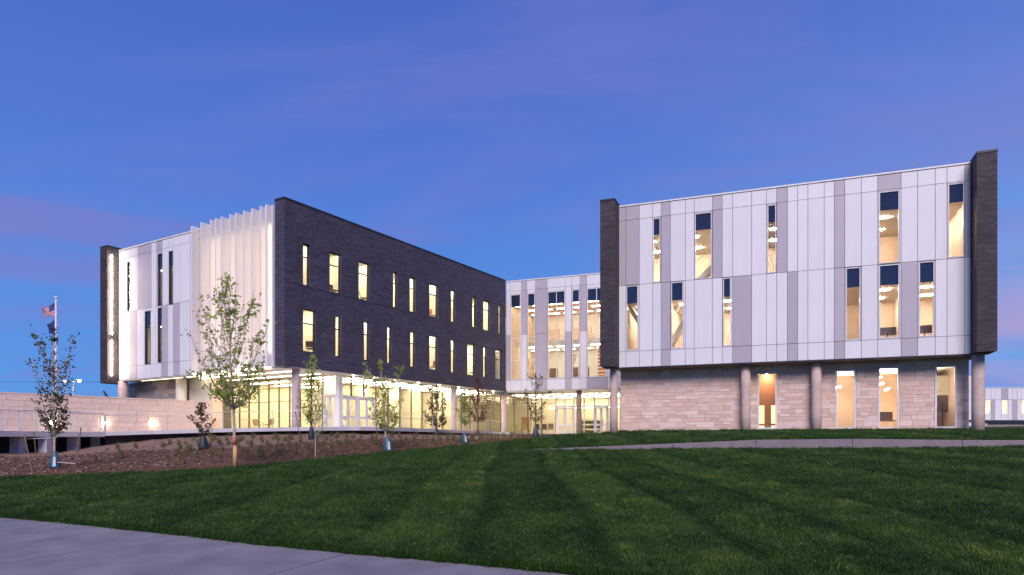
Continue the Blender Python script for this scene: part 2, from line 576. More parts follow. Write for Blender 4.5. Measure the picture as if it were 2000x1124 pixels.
j0 = s_of_px(680)
k = -12
while True:
    sa = j0 + k * 3.9; sb = sa + 3.9; k += 1
    if sa < 0: continue
    if sb > cum[-1]: break
    top = []; vs = []
    nseg = 6
    ring = []
    for i in range(nseg + 1):
        s = sa + .014 + (sb - sa - .028) * i / nseg
        p = along(s); tdir = (along(s + .3) - along(s - .3)).normalized(); nn = Vector((tdir.y, -tdir.x))
        ring.append((p - nn * .12, p + nn * 5.2))
    v = []; f = []
    for a_, b_ in ring:
        for q in (a_, b_):
            z = zlow(q.x, q.y)
            v.append((q.x, q.y, z - .03)); v.append((q.x, q.y, z - .16))
    for i in range(nseg):
        b0 = i * 4; b1 = b0 + 4
        f += [(b0, b1, b1 + 2, b0 + 2), (b0 + 1, b0 + 3, b1 + 3, b1 + 1), (b0, b0 + 1, b1 + 1, b1), (b0 + 2, b1 + 2, b1 + 3, b0 + 3)]
    f += [(0, 2, 3, 1), (nseg * 4, nseg * 4 + 1, nseg * 4 + 3, nseg * 4 + 2)]
    c = Vector((ring[3][0].x, ring[3][0].y, zlow(ring[3][0].x, ring[3][0].y)))
    v = [Vector(q) - c for q in v]
    mesh_obj('paving_slab', v, f, PATHM, T(c.x, c.y, c.z), path)

# mulch bed between lawn and terrace
SLABC = [(-900, 27, .50), (-400, 30, .52), (-60, 34.2, .54), (0, 36, .54), (100, 39, .55), (205, 42, .57), (300, 43.4, .68), (420, 44, .80), (555, 43.2, .88), (700, 43.5, .92),
         (760, 45.5, .92), (800, 48, .92), (850, 52, .92), (896, 57, .92), (950, 64, .92), (1000, 72, .92)]


def slab_edge(px):
    d, z = interp(SLABC, px)
    return Vector(((px - 1000) / F * d, d, z))


def mulch_far(px):
    if px < 930:
        d, z = interp(SLABC, px)
        dz = float(np.interp(px, [-900, 120, 205, 300, 420, 700, 900], [1.3, 1.25, .85, .60, .46, .42, .42]))
        return d + 1.2, z - dz
    return interp([(930, 61, .48), (1000, 61.5, .48), (1030, 61, .45), (1052, 60, .42)], px)


def mulch_base(px, k):
    d0 = interp(BORDD, px)[0] - .05; d1, z1 = mulch_far(px)
    d = d0 + (d1 - d0) * k; x = (px - 1000) / F * d
    z0 = zlow((px - 1000) / F * d0, d0)
    return x, d, z0 + (z1 - z0) * (k ** .8)


def mulch_fn(px, k):
    x, d, z = mulch_base(px, k)
    z += .02 + (.06 * mnoise.noise(Vector((x * 1.3, d * 1.3, 3))) + .03 * mnoise.noise(Vector((x * 5, d * 5, 1)))) * min(1, k * 14)
    return (x, d, z)


sheet('mulch_bed', list(np.arange(-900, 0, 20)) + list(np.arange(0, 1056, 4)), 110, mulch_fn, MULCH, kind='structure')


def ground_z(x, y):
    """height of whatever ground lies at x, y in front of the building"""
    px = 1000 + F * x / y
    if px < 1052:
        b = interp(BORDD, px)[0]
        if y > b:
            d1, _ = mulch_far(px); return mulch_fn(px, min(1, (y - b) / (d1 - b)))[2]
    if px > 930 and y > interp(WALLC, px)[0]:
        d0 = interp(WALLC, px)[0] + .34; d1, _ = up_far(px)
        return up_z(px, min(1, max(0, (y - d0) / (d1 - d0))))[2]
    return zlow(x, y) + .03


# paler bare soil along the upper part of the bed
def soil_fn(px, k):
    a_ = .50 + .07 * math.sin(px * .011) + .05 * mnoise.noise(Vector((px * .03, 0, 0))) + .04 * mnoise.noise(Vector((px * .11, 4, 0))) + max(0, (240 - px) / 900)
    kk = a_ + (1.0 - a_) * k
    x, y, z = mulch_fn(px, min(1, kk))
    return (x, y, z + (.035 if k > 0 else -.03) + .02 * mnoise.noise(Vector((x * 6, y * 6, 8))))


SOILB = mat('bare_soil', (.29, .185, .13), .95, .1, 2.2, .9, 18, c2=(.15, .085, .06))
sheet('bare_soil', list(np.arange(-300, 0, 10)) + list(np.arange(0, 1010, 3)), 60, soil_fn, SOILB, kind='structure')
# bark chips and stones on the mulch (uncountable)
CHIP = mat('bark_chips', (.22, .11, .065), .95, .1, 9, c2=(.06, .03, .022))
mb = MB()
rng = random.Random(3)
for i in range(9000):
    px = rng.uniform(-60, 1040); k = rng.random() ** 1.5 * .97 + .005
    x, y, z = mulch_fn(px, k)
    s = rng.uniform(.02, .055) * (1 + y / 60)
    Mx = Matrix.Translation((x, y, z + .01)) @ Matrix.Rotation(rng.uniform(0, 6.28), 4, 'Z') @ Matrix.Rotation(rng.uniform(-.6, .6), 4, 'X') @ Matrix.Rotation(rng.uniform(-.5, .5), 4, 'Y')
    mb.box(-s, s, -s * .4, s * .4, -s * .15, s * .22, Mx)
o = mb.build('bark_chips', CHIP); tag(o, 'reddish brown bark chips strewn over the planting bed', 'mulch', kind='stuff')
ROCK = mat('pale_rock', (.36, .27, .26), .9, .15, 9)
mb = MB()
for i in range(520):
    px = rng.uniform(-60, 420) if i < 400 else rng.uniform(420, 1000); k = rng.uniform(.05, .75)
    x, y, z = mulch_fn(px, k); s = rng.uniform(.025, .07)
    b0 = len(mb.v)
    mb.lathe([(s * .5, -s * .3), (s, 0), (s * .8, s * .4), (s * .3, s * .6)], 6, (x, y, z))
    mb.v[b0:] = [(q[0] + rng.uniform(-.3, .3) * s, q[1] + rng.uniform(-.3, .3) * s, q[2] + rng.uniform(-.15, .15) * s) for q in mb.v[b0:]]
o = mb.build('rock_scatter', ROCK); tag(o, 'small pale stones scattered among the bark on the left', 'stones', kind='stuff')

# curved retaining wall: concrete segments with open joints
rw = empty('retaining_wall', *[(1500 - 1000) / F * 32.4, 32.4, -.5], label='low curved grey concrete retaining wall across the lawn in front of the right block', cat='wall')
joints = [930, 1020, 1095, 1167, 1238, 1315, 1393, 1477, 1567, 1665, 1770, 1880, 2000, 2130, 2300, 2500, 2900]
joints = [930, 1043, 1167, 1315, 1477, 1665, 1880, 2120, 2400, 2900]
for a_, b_ in zip(joints[:-1], joints[1:]):
    v = []; f = []; n = 8
    e = .04 * 40 / (b_ - a_) if b_ - a_ else 0
    c = None
    for i in range(n + 1):
        px = a_ + (b_ - a_) * i / n
        if i == 0: px += .55
        if i == n: px -= .55
        d = interp(WALLC, px)[0]; x = (px - 1000) / F * d
        r = 1 + .34 / d
        zt = top_z(px); zb = zlow(x, d) - .3
        if px < 1170: zt = min(zt, zt)
        for (qx, qy, qz) in ((x, d, zb), (x, d, zt - .015), (x * (1 + .015 / d), d + .015, zt), (x * r, d * r, zt), (x * r, d * r, zb)):
            v.append(Vector((qx, qy, qz)))
    m_ = 5
    for i in range(n):
        for j in range(m_ - 1):
            f.append((i * m_ + j, i * m_ + j + 1, (i + 1) * m_ + j + 1, (i + 1) * m_ + j))
    f.append((0, 4, 3, 2, 1)); f.append(tuple(n * m_ + q for q in (0, 1, 2, 3, 4)))
    c = v[n // 2 * m_].copy(); v = [q - c for q in v]
    mesh_obj('wall_segment', v, f, CONC2, T(c.x, c.y, c.z), rw)

# footpath on the upper lawn
PATH2 = mat('pale_path', (.46, .43, .47), .85, .06, 1)
pv = []; pf = []
pts = [(1118, .47), (1200, .50), (1300, .54), (1400, .58), (1500, .60), (1600, .62), (1700, .66), (1800, .70), (1880, .74)]
for i, px in enumerate(np.linspace(1118, 1880, 60)):
    k = interp(pts, px)[0]
    for kk in (k - .045, k + .05):
        x, y, z = up_z(px, kk); pv.append((x, y, z + .04))
for i in range(59): pf.append((2 * i, 2 * i + 2, 2 * i + 3, 2 * i + 1))
tag(mesh_obj('footpath', pv, pf, PATH2, smooth=True), kind='structure')
pv = []
for i in range(8):
    k = .58 + .40 * i / 7
    for px in (1340 + i * 1 - 5, 1352 + i * 1 + 5):
        x, y, z = up_z(px, k); pv.append((x, y, z + .044))
tag(mesh_obj('side_path', pv, [(2 * i, 2 * i + 2, 2 * i + 3, 2 * i + 1) for i in range(7)], PATH2), kind='structure')

# ================================================================== THE BUILDING
bld = empty('school_building', 0, 60, FL, label='large three storey building with charcoal brick and white panel wings lit from inside', cat='building')


def window(face, s0, s1, z0, z1, depth=.16, fw=.06, fm=None, transom=None, spandrel=None, o=0.0, mull=None, parent=None, sm=None, name='window', gm=None):
    """a framed window (mesh = frame) with its pane and spandrel as sub-parts; o = plane of the outer frame edge"""
    fm = fm or TRIM; parent = parent or bld
    if s1 < s0: s0, s1 = s1, s0
    cs, cz = (s0 + s1) / 2, (z0 + z1) / 2
    hw, hh = (s1 - s0) / 2, (z1 - z0) / 2
    sg = face.sg
    y0, y1 = sorted((sg * -depth, 0.0))
    m = MB()
    m.box(-hw, -hw + fw, y0, y1, -hh, hh).box(hw - fw, hw, y0, y1, -hh, hh)
    m.box(-hw + fw, hw - fw, y0, y1, -hh, -hh + fw).box(-hw + fw, hw - fw, y0, y1, hh - fw, hh)
    yy = sorted((sg * -depth * .95, sg * -depth * .35))
    for t_ in (transom or []):
        m.box(-hw + fw, hw - fw, yy[0], yy[1], t_ - cz - fw / 2, t_ - cz + fw / 2)
    for q in (mull or []):
        m.box(q - cs - fw / 2, q - cs + fw / 2, yy[0] + .002, yy[1] - .002, -hh + fw, hh - fw)
    w = m.build(name, fm, face.M(cs, o, cz), parent)
    op = o - depth * .65
    zt = z1 - fw
    if spandrel is not None:
        fbox(face, 'spandrel', s0 + fw, s1 - fw, spandrel + fw / 2, z1 - fw, op - .01, op + .02, sm or SPANDREL, w)
        zt = spandrel - fw / 2
    fbox(face, 'pane', s0 + fw, s1 - fw, z0 + fw, zt, op - .006, op + .006, gm or GLASS, w)
    return w


# ---- generic panelled facade
def panel_facade(face, s0, s1, xs_up, xs_lo, holes, white, grey, xs_top=None, xs_bot=None):
    """xs_*: list of (s_start, s_end, 'w'|'g') runs for each band; holes: (s0, s1, z0, z1)"""
    J = .014

    def band(runs, z0, z1):
        for a_, b_, c in runs:
            if b_ - a_ < .06: continue
            # cut the panel round the openings
            pieces = [(a_, b_, z0, z1)]
            for h in holes:
                nxt = []
                for p in pieces:
                    if h[1] <= p[0] + .01 or h[0] >= p[1] - .01 or h[3] <= p[2] + .01 or h[2] >= p[3] - .01:
                        nxt.append(p); continue
                    if h[0] - p[0] > .04: nxt.append((p[0], h[0], p[2], p[3]))
                    if p[1] - h[1] > .04: nxt.append((h[1], p[1], p[2], p[3]))
                    q0, q1 = max(p[0], h[0]), min(p[1], h[1])
                    if h[2] - p[2] > .04: nxt.append((q0, q1, p[2], h[2]))
                    if p[3] - h[3] > .04: nxt.append((q0, q1, h[3], p[3]))
                pieces = nxt
            for p in pieces:
                if p[1] - p[0] > .05 and p[3] - p[2] > .05:
                    fbox(face, 'panel', p[0] + J, p[1] - J, p[2] + J, p[3] - J, -.05, 0, grey if c == 'g' else white, bld)
    band(xs_top or xs_up, ZH1, ZT - .12)
    band(xs_up, ZH2, ZH1)
    band(xs_lo, ZH3, ZH2)
    band(xs_bot or xs_lo, ZB + .02, ZH3)


def runs(face, px, cols):
    s = [face.s_at(p) for p in px]
    if s[0] > s[-1]: s = s[::-1]; cols = cols[::-1]
    return [(s[i], s[i + 1], cols[i]) for i in range(len(cols))]


# ---------------------------------------------------------------- right block
a4 = lambda z: 1160 + z / 2.614
a5 = lambda z: 1560 + z / 2.614
up_px = [1209, a4(163), a4(232), a4(300), a4(343), a4(390), a4(467), a4(512), a4(605), a4(655), a4(708), a4(805), a4(880), a4(933), a4(988), a4(1040), a5(47), a5(130), a5(182), a5(235), a5(320), a5(403), a5(523), a5(607), a5(697), a5(757), a5(848), 1896.5]
up_c = 'gg' + 'ww' + 'g' + 'www' + 'g' + 'wwww' + 'g' + 'ww' + 'ww' + 'g' + 'ww' + 'w' + 'www' + 'w' + 'g'
# fix lengths explicitly
up_c = ['g', 'g', 'w', 'w', 'g', 'w', 'w', 'w', 'g', 'w', 'w', 'w', 'w', 'g', 'w', 'w', 'w', 'w', 'g', 'w', 'w', 'w', 'w', 'w', 'w', 'w', 'g']
top_c = list(up_c); top_c[21] = 'g'
up_c[21] = 'w'
lo_c = ['w', 'w', 'w', 'w', 'g', 'w', 'w', 'w', 'w', 'w', 'g', 'w', 'w', 'w', 'g', 'w', 'w', 'w', 'g', 'w', 'w', 'w', 'g', 'w', 'w', 'w', 'w']
lo_px = list(up_px)
assert len(up_c) == len(up_px) - 1, (len(up_c), len(up_px))
rwin = []   # (s0, s1, z0, z1, spandrel)
for x0, x1, up in ((a4(300), a4(340), 1), (a4(514), a4(602), 1), (a4(885), a4(931), 1), (a5(409), a5(516), 1), (a5(762), a5(847), 1),
                   (a4(164), a4(226), 0), (a4(393), a4(457), 0), (a4(658), a4(700), 0), (a5(240), a5(317), 0), (a5(409), a5(516), 0), (a5(613), a5(695), 0)):
    s0, s1 = RF.s_at(x0), RF.s_at(x1)
    rwin.append((s0, s1, 11.06, 15.55, 14.37, 1) if up else (s0, s1, 6.40, 10.98, 9.70, 0))
holes = [w[:4] for w in rwin]
SR0, SR1 = 0.0, RF.s_at(1896.5)
wall_holes(RF, 'backing_wall', SR0, SR1, ZB + .02, ZT - .10, -.30, -.055, holes, BACKING, bld)
panel_facade(RF, SR0, SR1, runs(RF, up_px, up_c), runs(RF, lo_px, lo_c), holes, WHITE, GREY, runs(RF, up_px, top_c), runs(RF, lo_px, lo_c))
fbox(RF, 'coping', SR0, SR1, ZT - .10, ZT, -.45, .05, TRIM, bld)
for s0, s1, z0, z1, sp, up in rwin:
    window(RF, s0 + .012, s1 - .012, z0 + .01, z1 - .01, depth=.14, fw=.055, spandrel=sp, o=-.012)
# pylons of brick at both ends
for s0, s1, back, fr in ((-1.05, -.0, 1.3, 1.3), (SR1 + .02, SR1 + 1.02, 1.3, 1.22)):
    fbox(RF, 'brick_pylon', s0, s1, ZB, ZT + .02, -.62, fr, BRICK2, bld)
    fbox(RF, 'coping', s0 - .02, s1 + .02, ZT + .02, ZT + .14, -.64, fr + .03, DARKMETAL, bld)
# soffit, fascia, roof
fbox(RF, 'fascia', SR0, SR1, ZB - .065, ZB + .02, -.35, -.02, DARKMETAL, bld)
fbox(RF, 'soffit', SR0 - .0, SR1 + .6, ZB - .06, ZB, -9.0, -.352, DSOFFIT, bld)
fbox(RF, 'roof', SR0 - .5, SR1 + .6, ZT - .62, ZT - .42, -18.0, -.46, BACKING, bld)
fbox(RF, 'side_wall', SR0 - .6, SR0 - .3, ZB, ZT - .05, -18, -.63, WHITE, bld)
fbox(RF, 'side_wall', SR1 + .3, SR1 + .6, ZB, ZT - .05, -18, -.63, WHITE, bld)
fbox(RF, 'rear_wall', SR0 - .3, SR1 + .3, ZB, ZT - .65, -18, -17.7, WHITE, bld)


# ---- ashlar stone walls, every stone its own piece
def ashlar(face, s0, s1, z0, z1, holes, o_front, mats, rows, wr, mortar, parent, rngseed, depth=.06, limit=300, near_hi=True, name='stone'):
    rg = random.Random(rngseed)
    wall_holes(face, 'stone_backing', s0, s1, z0, z1, o_front - .40, o_front - .035, holes, mortar, parent)
    stones = []
    z = z0
    while z < z1 - .05:
        h = rg.choice(rows)
        if z + h > z1 - .08: h = z1 - z
        s = s0 - rg.uniform(0, .5)
        while s < s1:
            w = rg.choice(wr)
            if rg.random() < .25 and h > .27 and w < .9:
                parts = [(z, z + h / 2), (z + h / 2, z + h)]
            else:
                parts = [(z, z + h)]
            for p0, p1 in parts:
                a_, b_ = max(s, s0), min(s + w, s1)
                if b_ - a_ < .06: continue
                pcs = [(a_, b_, p0, p1)]
                for hh in holes:
                    nx = []
                    for p in pcs:
                        if hh[1] <= p[0] or hh[0] >= p[1] or hh[3] <= p[2] or hh[2] >= p[3]: nx.append(p); continue
                        if hh[0] - p[0] > .05: nx.append((p[0], hh[0], p[2], p[3]))
                        if p[1] - hh[1] > .05: nx.append((hh[1], p[1], p[2], p[3]))
                        q0, q1 = max(p[0], hh[0]), min(p[1], hh[1])
                        if hh[2] - p[2] > .05: nx.append((q0, q1, p[2], hh[2]))
                        if p[3] - hh[3] > .05: nx.append((q0, q1, hh[3], p[3]))
                    pcs = nx
                stones += [p + (rg.random(), rg.uniform(-.012, .014)) for p in pcs]
            s += w
        z += h
    stones.sort(key=lambda p: -((p[1] - p[0]) * (p[3] - p[2])))
    rest = {m.name: MB() for m in mats}
    g = .007
    for i, (a_, b_, p0, p1, q, pr) in enumerate(stones):
        m = mats[0] if q < .62 else mats[1]
        if b_ - a_ < 3 * g or p1 - p0 < 3 * g: continue
        if i < limit:
            fbox(face, name, a_ + g, b_ - g, p0 + g, p1 - g, o_front - .034, o_front + pr + .01, m, parent)
        else:
            y0, y1 = sorted((face.sg * (o_front - .034), face.sg * (o_front + pr + .01)))
            rest[m.name].box(a_ + g, b_ - g, y0, y1, p0 + g, p1 - g)
    for m in mats:
        if rest[m.name].v:
            r_ = rest[m.name].build(name + '_infill', m, face.M(), parent); r_['kind'] = 'stuff'
    return stones


SW = RF.shifted(-1.38)
ss0, ss1 = SW.s_at(1212.3), SW.s_at(1892.5)
swin = []
for x0, x1, yt, yb in ((1479.5, 1517.5, 728, 838.5), (1631.5, 1672, 722, 838), (1714.5, 1757, 717, 838), (1825.5, 1869.5, 713.6, 837)):
    s0, s1 = SW.s_at(x0), SW.s_at(x1)
    d = SW.pt((s0 + s1) / 2, 0, 0).y
    swin.append((s0, s1, (862 - yb) * d / F, (862 - yt) * d / F))
ashlar(SW, ss0, ss1, .45, ZB - .06, swin, 0, [STONE_A, STONE_B], [.2, .2, .3, .3, .3, .4], [.45, .6, .75, .95, 1.2], MORTAR, bld, 11, limit=225)
for s0, s1, z0, z1 in swin:
    window(SW, s0 + .01, s1 - .01, z0 + .01, z1 - .01, depth=.16, fw=.10, o=.03)
# concrete columns
colm = MB().lathe([(.31, 0), (.31, 1)], 28)


def column(x, y, z0, z1, r=.31, m=None):
    mm = MB().lathe([(r, 0), (r, (z1 - z0) * .33), (r, (z1 - z0) * .66), (r, z1 - z0)], 28)
    o = mm.build('column', m or CONC, T(x, y, z0), bld, smooth=True)
    bm = bmesh.new(); bm.from_mesh(o.data)
    for f in bm.faces:
        if len(f.verts) > 4: f.smooth = False
    bm.to_mesh(o.data); bm.free()
    return o


for px, off, r in ((1198.8, -.10, .28), (1456.6, -.80, .31), (1594.6, -.80, .31), (1910.2, -.15, .34)):
    f = RF.shifted(off); p = f.pt(f.s_at(px), 0, 0)
    column(p.x, p.y, .3, ZB - .005 if px in (1198.8, 1910.2) else ZB - .07, r)

# ---------------------------------------------------------------- interior fitter
_ln = [0]


def room(face, s0, s1, z0, z1, depth, parts=(), wm=None, lights=2.4, lm=None, light_len=1.3, o0=-.33, cm=None, lrow=(.35, .7), bm_=None, ends=True, lwid=.24):
    wm = wm or INT_WARM
    fbox(face, 'interior_floor', s0, s1, z0 - .12, z0, -depth, o0, FLOORM, bld)
    fbox(face, 'ceiling', s0, s1, z1, z1 + .10, -depth, o0, cm or CEIL, bld)
    fbox(face, 'interior_wall', s0, s1, z0, z1, -depth - .12, -depth, bm_ or wm, bld)
    if ends:
        for s in (s0, s1): fbox(face, 'interior_wall', s - .06, s + .06, z0, z1, -depth, o0, wm, bld)
    for s in parts: fbox(face, 'partition', s - .05, s + .05, z0 + .001, z1 - .001, -depth + .01, o0, wm, bld)
    if lights:
        n = max(1, int(round((s1 - s0) / lights)))
        for i in range(n):
            s = s0 + (s1 - s0) * (i + .5) / n
            for q in lrow:
                o = -depth * q
                fbox(face, 'ceiling_light', s - light_len / 2, s + light_len / 2, z1 - .05, z1 - .004, o - lwid / 2, o + lwid / 2, lm or LWARM, bld)


# right block rooms
mid = lambda a_, b_: (RF.s_at(a_) + RF.s_at(b_)) / 2
pp = [RF.s_at(1440), RF.s_at(1600), RF.s_at(1690), RF.s_at(1800)]
room(RF, .1, SR1 - .1, 11.0, 14.55, 7.0, pp, INT_TAN, 3.0, None, 1.2, lrow=(.3, .7))
room(RF, .1, SR1 - .1, 6.3, 9.85, 7.0, [RF.s_at(1300), RF.s_at(1470), RF.s_at(1610), RF.s_at(1700), RF.s_at(1783)], INT_TAN, 3.0, None, 1.2, lrow=(.3, .7))
room(SW, ss0 + .1, ss1 - .1, .75, ZB - .4, 7.0, [SW.s_at(1560), SW.s_at(1692), SW.s_at(1790)], INT_TAN, 0, None, 1.2)
fbox(RF, 'slab', .1, SR1 - .1, 9.96, 10.87, -7.0, -.34, INT_WHITE, bld)

for pa, za, pb, zb in ((1222, 9.7, 1262, 7.2), (1300, 6.9, 1350, 9.7), (1352, 11.2, 1396, 12.6)):
    sa_, sb_ = RF.s_at(pa), RF.s_at(pb); cz_ = (za + zb) / 2
    ln_ = math.hypot(sb_ - sa_, zb - za); an_ = math.atan2(zb - za, sb_ - sa_)
    MM = RF.M((sa_ + sb_) / 2, -2.4, cz_) @ Matrix.Rotation(-an_, 4, 'Y')
    fl = share('stair_flight', box_mesh(ln_, 1.2, .30, INT_WHITE), MM, bld)
    for q_ in (-.58, .58):
        share('handrail', box_mesh(ln_, .04, .05, STEEL), MM @ T(0, q_, 1.05), fl)
# pendant lights in the stone rooms; the wood screen's one is added to light it
for px, dd, z in ((1640, 3.2, 3.7), (1652, 5.0, 3.9), (1725, 1.8, 4.2), (1735, 3.0, 3.9), (1752, 4.2, 3.6), (1828, 2.6, 4.1), (1497, .8, 4.55), (1600, 3, 4.4), (1780, 3, 4.4), (1240, 3, 4.4)):
    s = SW.s_at(px)
    L_ = share('pendant_light', box_mesh(.12, 1.5, .06, LWARM_B), SW.M(s, -dd, z), bld)
# orange wood wall with openings behind the first stone window
s0, s1, z0, z1 = swin[0]
zz0 = .76
fr = SW
wall_holes(fr, 'wood_screen', s0 - 1.2, s1 + 1.2, zz0, ZB - .42, -1.75, -1.6,
           [(s0 - .3, s0 + .42, zz0 + .45, zz0 + .0 + 1.75), (s0 + .85, s1 + .5, zz0 + .45, zz0 + 1.75), (s0 - .3, s0 + .42, zz0 + .02, zz0 + .33), (s0 + .85, s1 + .5, zz0 + .02, zz0 + .33)], WOOD, bld)
fbox(SW, 'glowing_wall', s0 - 1.2, s1 + 1.4, zz0, zz0 + 2.0, -3.2, -3.15, emit('lit_wall', (1, .78, .42), 1.6), bld)  # wall glows by itself; the room light behind the openings is its emission

# ---------------------------------------------------------------- left wing: dark brick front
dwin_px_up = [(592, 605.4), (644, 666.6), (700.8, 722), (768, 776.5), (800.5, 812), (838.8, 856), (881, 890), (922.8, 930.5), (944, 957.7), (973.5, 981)]
dwin_px_lo = [(592, 617), (655.4, 666.6), (711, 722), (756.4, 765.6), (801.5, 812), (838.8, 855.3), (881, 890), (913, 928.3), (944, 951.5), (967.5, 981)]
dwin = [(DF.s_at(a_), DF.s_at(b_), 11.05, 14.03, 1) for a_, b_ in dwin_px_up] + [(DF.s_at(a_), DF.s_at(b_), 6.33, 9.42, 0) for a_, b_ in dwin_px_lo]
SD1 = DF.s_at(987.3)
wall_holes(DF, 'brick_wall', 0, SD1, ZB, ZT, -.28, 0, [w[:4] for w in dwin], BRICK, bld)
fbox(DF, 'brick_return', .002, 1.1, ZB + .002, ZT - .002, -.98, -.282, BRICK, bld)
fbox(DF, 'coping', -.03, SD1, ZT, ZT + .12, -1.0, .03, DARKMETAL, bld)
fbox(DF, 'string_course', .3, SD1, 10.97, 11.02, .002, .012, DARKMETAL, bld)
for s0, s1, z0, z1, up in dwin:
    window(DF, s0 + .01, s1 - .01, z0 + .01, z1 - .01, depth=.12, fw=.07, fm=DARKMETAL, transom=[z0 + 2.07], o=-.14)
# rooms behind it
dpart_u = [DF.s_at(p) for p in (628, 685, 745, 825, 868, 906, 965)]
dpart_l = [DF.s_at(p) for p in (636, 690, 740, 785, 828, 868, 902, 958)]
LDW = emit('lamp_wing', (1.0, .85, .60), 70.0)
room(DF, 1.2, SD1 - .15, 10.98, 14.45, 6.2, dpart_u, INT_WARM, 2.3, LDW, 1.5, o0=-.285, lrow=(.2, .5, .8))
room(DF, 1.2, SD1 - .15, 6.28, 9.75, 6.2, dpart_l, INT_WARM, 2.3, LDW, 1.5, o0=-.285, lrow=(.2, .5, .8))

# ---- left wing: white panel front
zx = lambda z: 180 + z / 2.81
SL0, SL1 = 1.0, LF.s_at(232.5)
SFIN = LF.s_at(371.5)
lup_px = [232.5, zx(180), zx(250), zx(325), zx(352), zx(385), zx(415), zx(447), zx(485), 371.5]
lup_c = ['w', 'w', 'g', 'w', 'g', 'w', 'w', 'w', 'w']
llo_px = [232.5, zx(205), zx(245), zx(285), zx(325), zx(350), zx(378), zx(415), zx(445), zx(480), 371.5]
llo_c = ['w', 'g', 'w', 'w', 'w', 'w', 'g', 'w', 'g', 'w']
lwin = []
for x0, x1, yt, yb, ys in ((zx(191), zx(207), 370, 640, None), (zx(360), zx(384), 327, 612, 400), (zx(420), zx(443), 312, 606, 388), (zx(288), zx(321), 640, 932, 718), (zx(359), zx(382), 622, 923, 708)):
    s1, s0 = LF.s_at(x0), LF.s_at(x1); d = LF.pt((s0 + s1) / 2, 0, 0).y
    q = lambda y: (862 - (380 + y / 2.81)) * d / F
    lwin.append((s0, s1, q(yb), q(yt), q(ys) if ys else None))
lh = [w[:4] for w in lwin]
ZTL = 16.45
_zt = ZT; ZT = ZTL
panel_facade(LF, SFIN, SL1, runs(LF, lup_px, lup_c), runs(LF, llo_px, llo_c), lh, WHITE, GREY)
fpx = [371.5, 391, 411, 431, 459, 491, 518, 533]
RECESS = mat('recess_panel', (.62, .52, .40), .5, .03)
frn = runs(LF, fpx, ['w'] * 7); frn = [(max(a_, SL0 + .02), b_, c) for a_, b_, c in frn]
panel_facade(LF, SL0, SFIN, frn, frn, [], RECESS, GREY)
ZT = _zt
wall_holes(LF, 'backing_wall', SL0, SL1, ZB + .0, ZTL - .10, -.30, -.055, lh, BACKING, bld)
fbox(LF, 'coping', SL0 + .01, SL1, ZTL - .10, ZTL, -.45, .05, TRIM, bld)
for s0, s1, z0, z1, sp in lwin:
    window(LF, s0 + .012, s1 - .012, z0 + .01, z1 - .01, depth=.14, fw=.05, fm=DARKMETAL if True else TRIM, spandrel=sp, o=-.012)
# projecting fins, with unseen light lines added behind to warm the recesses
LFIN = emit('added_fin_glow', (1.0, .70, .40), 11.0)
for px, w_, o_ in ((374, .18, .5), (392.5, .15, .66), (411, .14, .66), (421, .14, .66), (432, .15, .66), (449, .14, .66), (460, .15, .66), (476, .15, .66), (491.5, .16, .66), (508.5, .15, .66), (519.5, .18, .66), (531.5, .12, .4)):
    f = LF.shifted(o_); s = f.s_at(px)
    s = max(s, SL0 + .10)
    fbox(LF, 'fin', s - w_ / 2, s + w_ / 2, ZB + .04, ZTL + .12, .004, o_, WHITE, bld)
    if px > 400: fbox(LF, 'added_fin_light', s + w_ / 2 + .001, s + w_ / 2 + .02, 6.2, 15.2, .34, .38, LFIN, bld)
# lights between fins: warm floor troughs
for px in (383, 401, 440, 467, 483, 499, 525):
    s = LF.s_at(px)
    fbox(LF, 'uplight', s - .12, s + .12, ZB - .03, ZB + .03, .10, .22, LSTRIP2, bld)
# brick pylon at the far end with two light strips on its side
fbox(LF, 'brick_pylon', SL1 + .01, SL1 + 1.1, 4.95, ZTL + .10, -.6, 1.0, BRICK2, bld)
fbox(LF, 'coping', SL1 - .01, SL1 + 1.12, ZTL + .10, ZTL + .2, -.62, 1.02, DARKMETAL, bld)
for z0, z1 in ((9.1, 15.9), (5.6, 8.6)):
    fbox(LF, 'strip_light', SL1 - .15, SL1 - .11, z0, z1, .64, .70, LSTRIP, bld)
    for zz in np.arange(z0 + .3, z1, 1.5): fbox(LF, 'bracket', SL1 - .108, SL1 + .008, zz, zz + .04, .65, .69, DARKMETAL, bld)
fbox(LF, 'soffit', SL0 + .0, SL1 + .0, ZB - .06, ZB, -5.55, -.0, SOFFIT, bld)
fbox(LF, 'roof', .2, SL1, ZTL - .6, ZTL - .4, -28, -.46, BACKING, bld)
fbox(LF, 'side_wall', SL1 - .3, SL1, ZB + .01, ZTL - .11, -27, -.46, WHITE, bld)
fbox(LF, 'rear_wall', SL0, SL1, ZB + .01, ZTL - .7, -27.4, -27.1, WHITE, bld)
INT_DIM = mat('interior_wall_dim', (.50, .42, .30), .8, .05, .8)
LDIM = emit('lamp_dim', (1.0, .84, .6), 120.0)
room(LF, 7.2, SL1 - .4, 10.98, 14.9, 5.0, [], INT_DIM, 5, LDIM, 1.0, lrow=(.5,))
room(LF, 7.2, SL1 - .4, 6.2, 10.0, 5.0, [], INT_DIM, 5, LDIM, 1.0, lrow=(.5,))

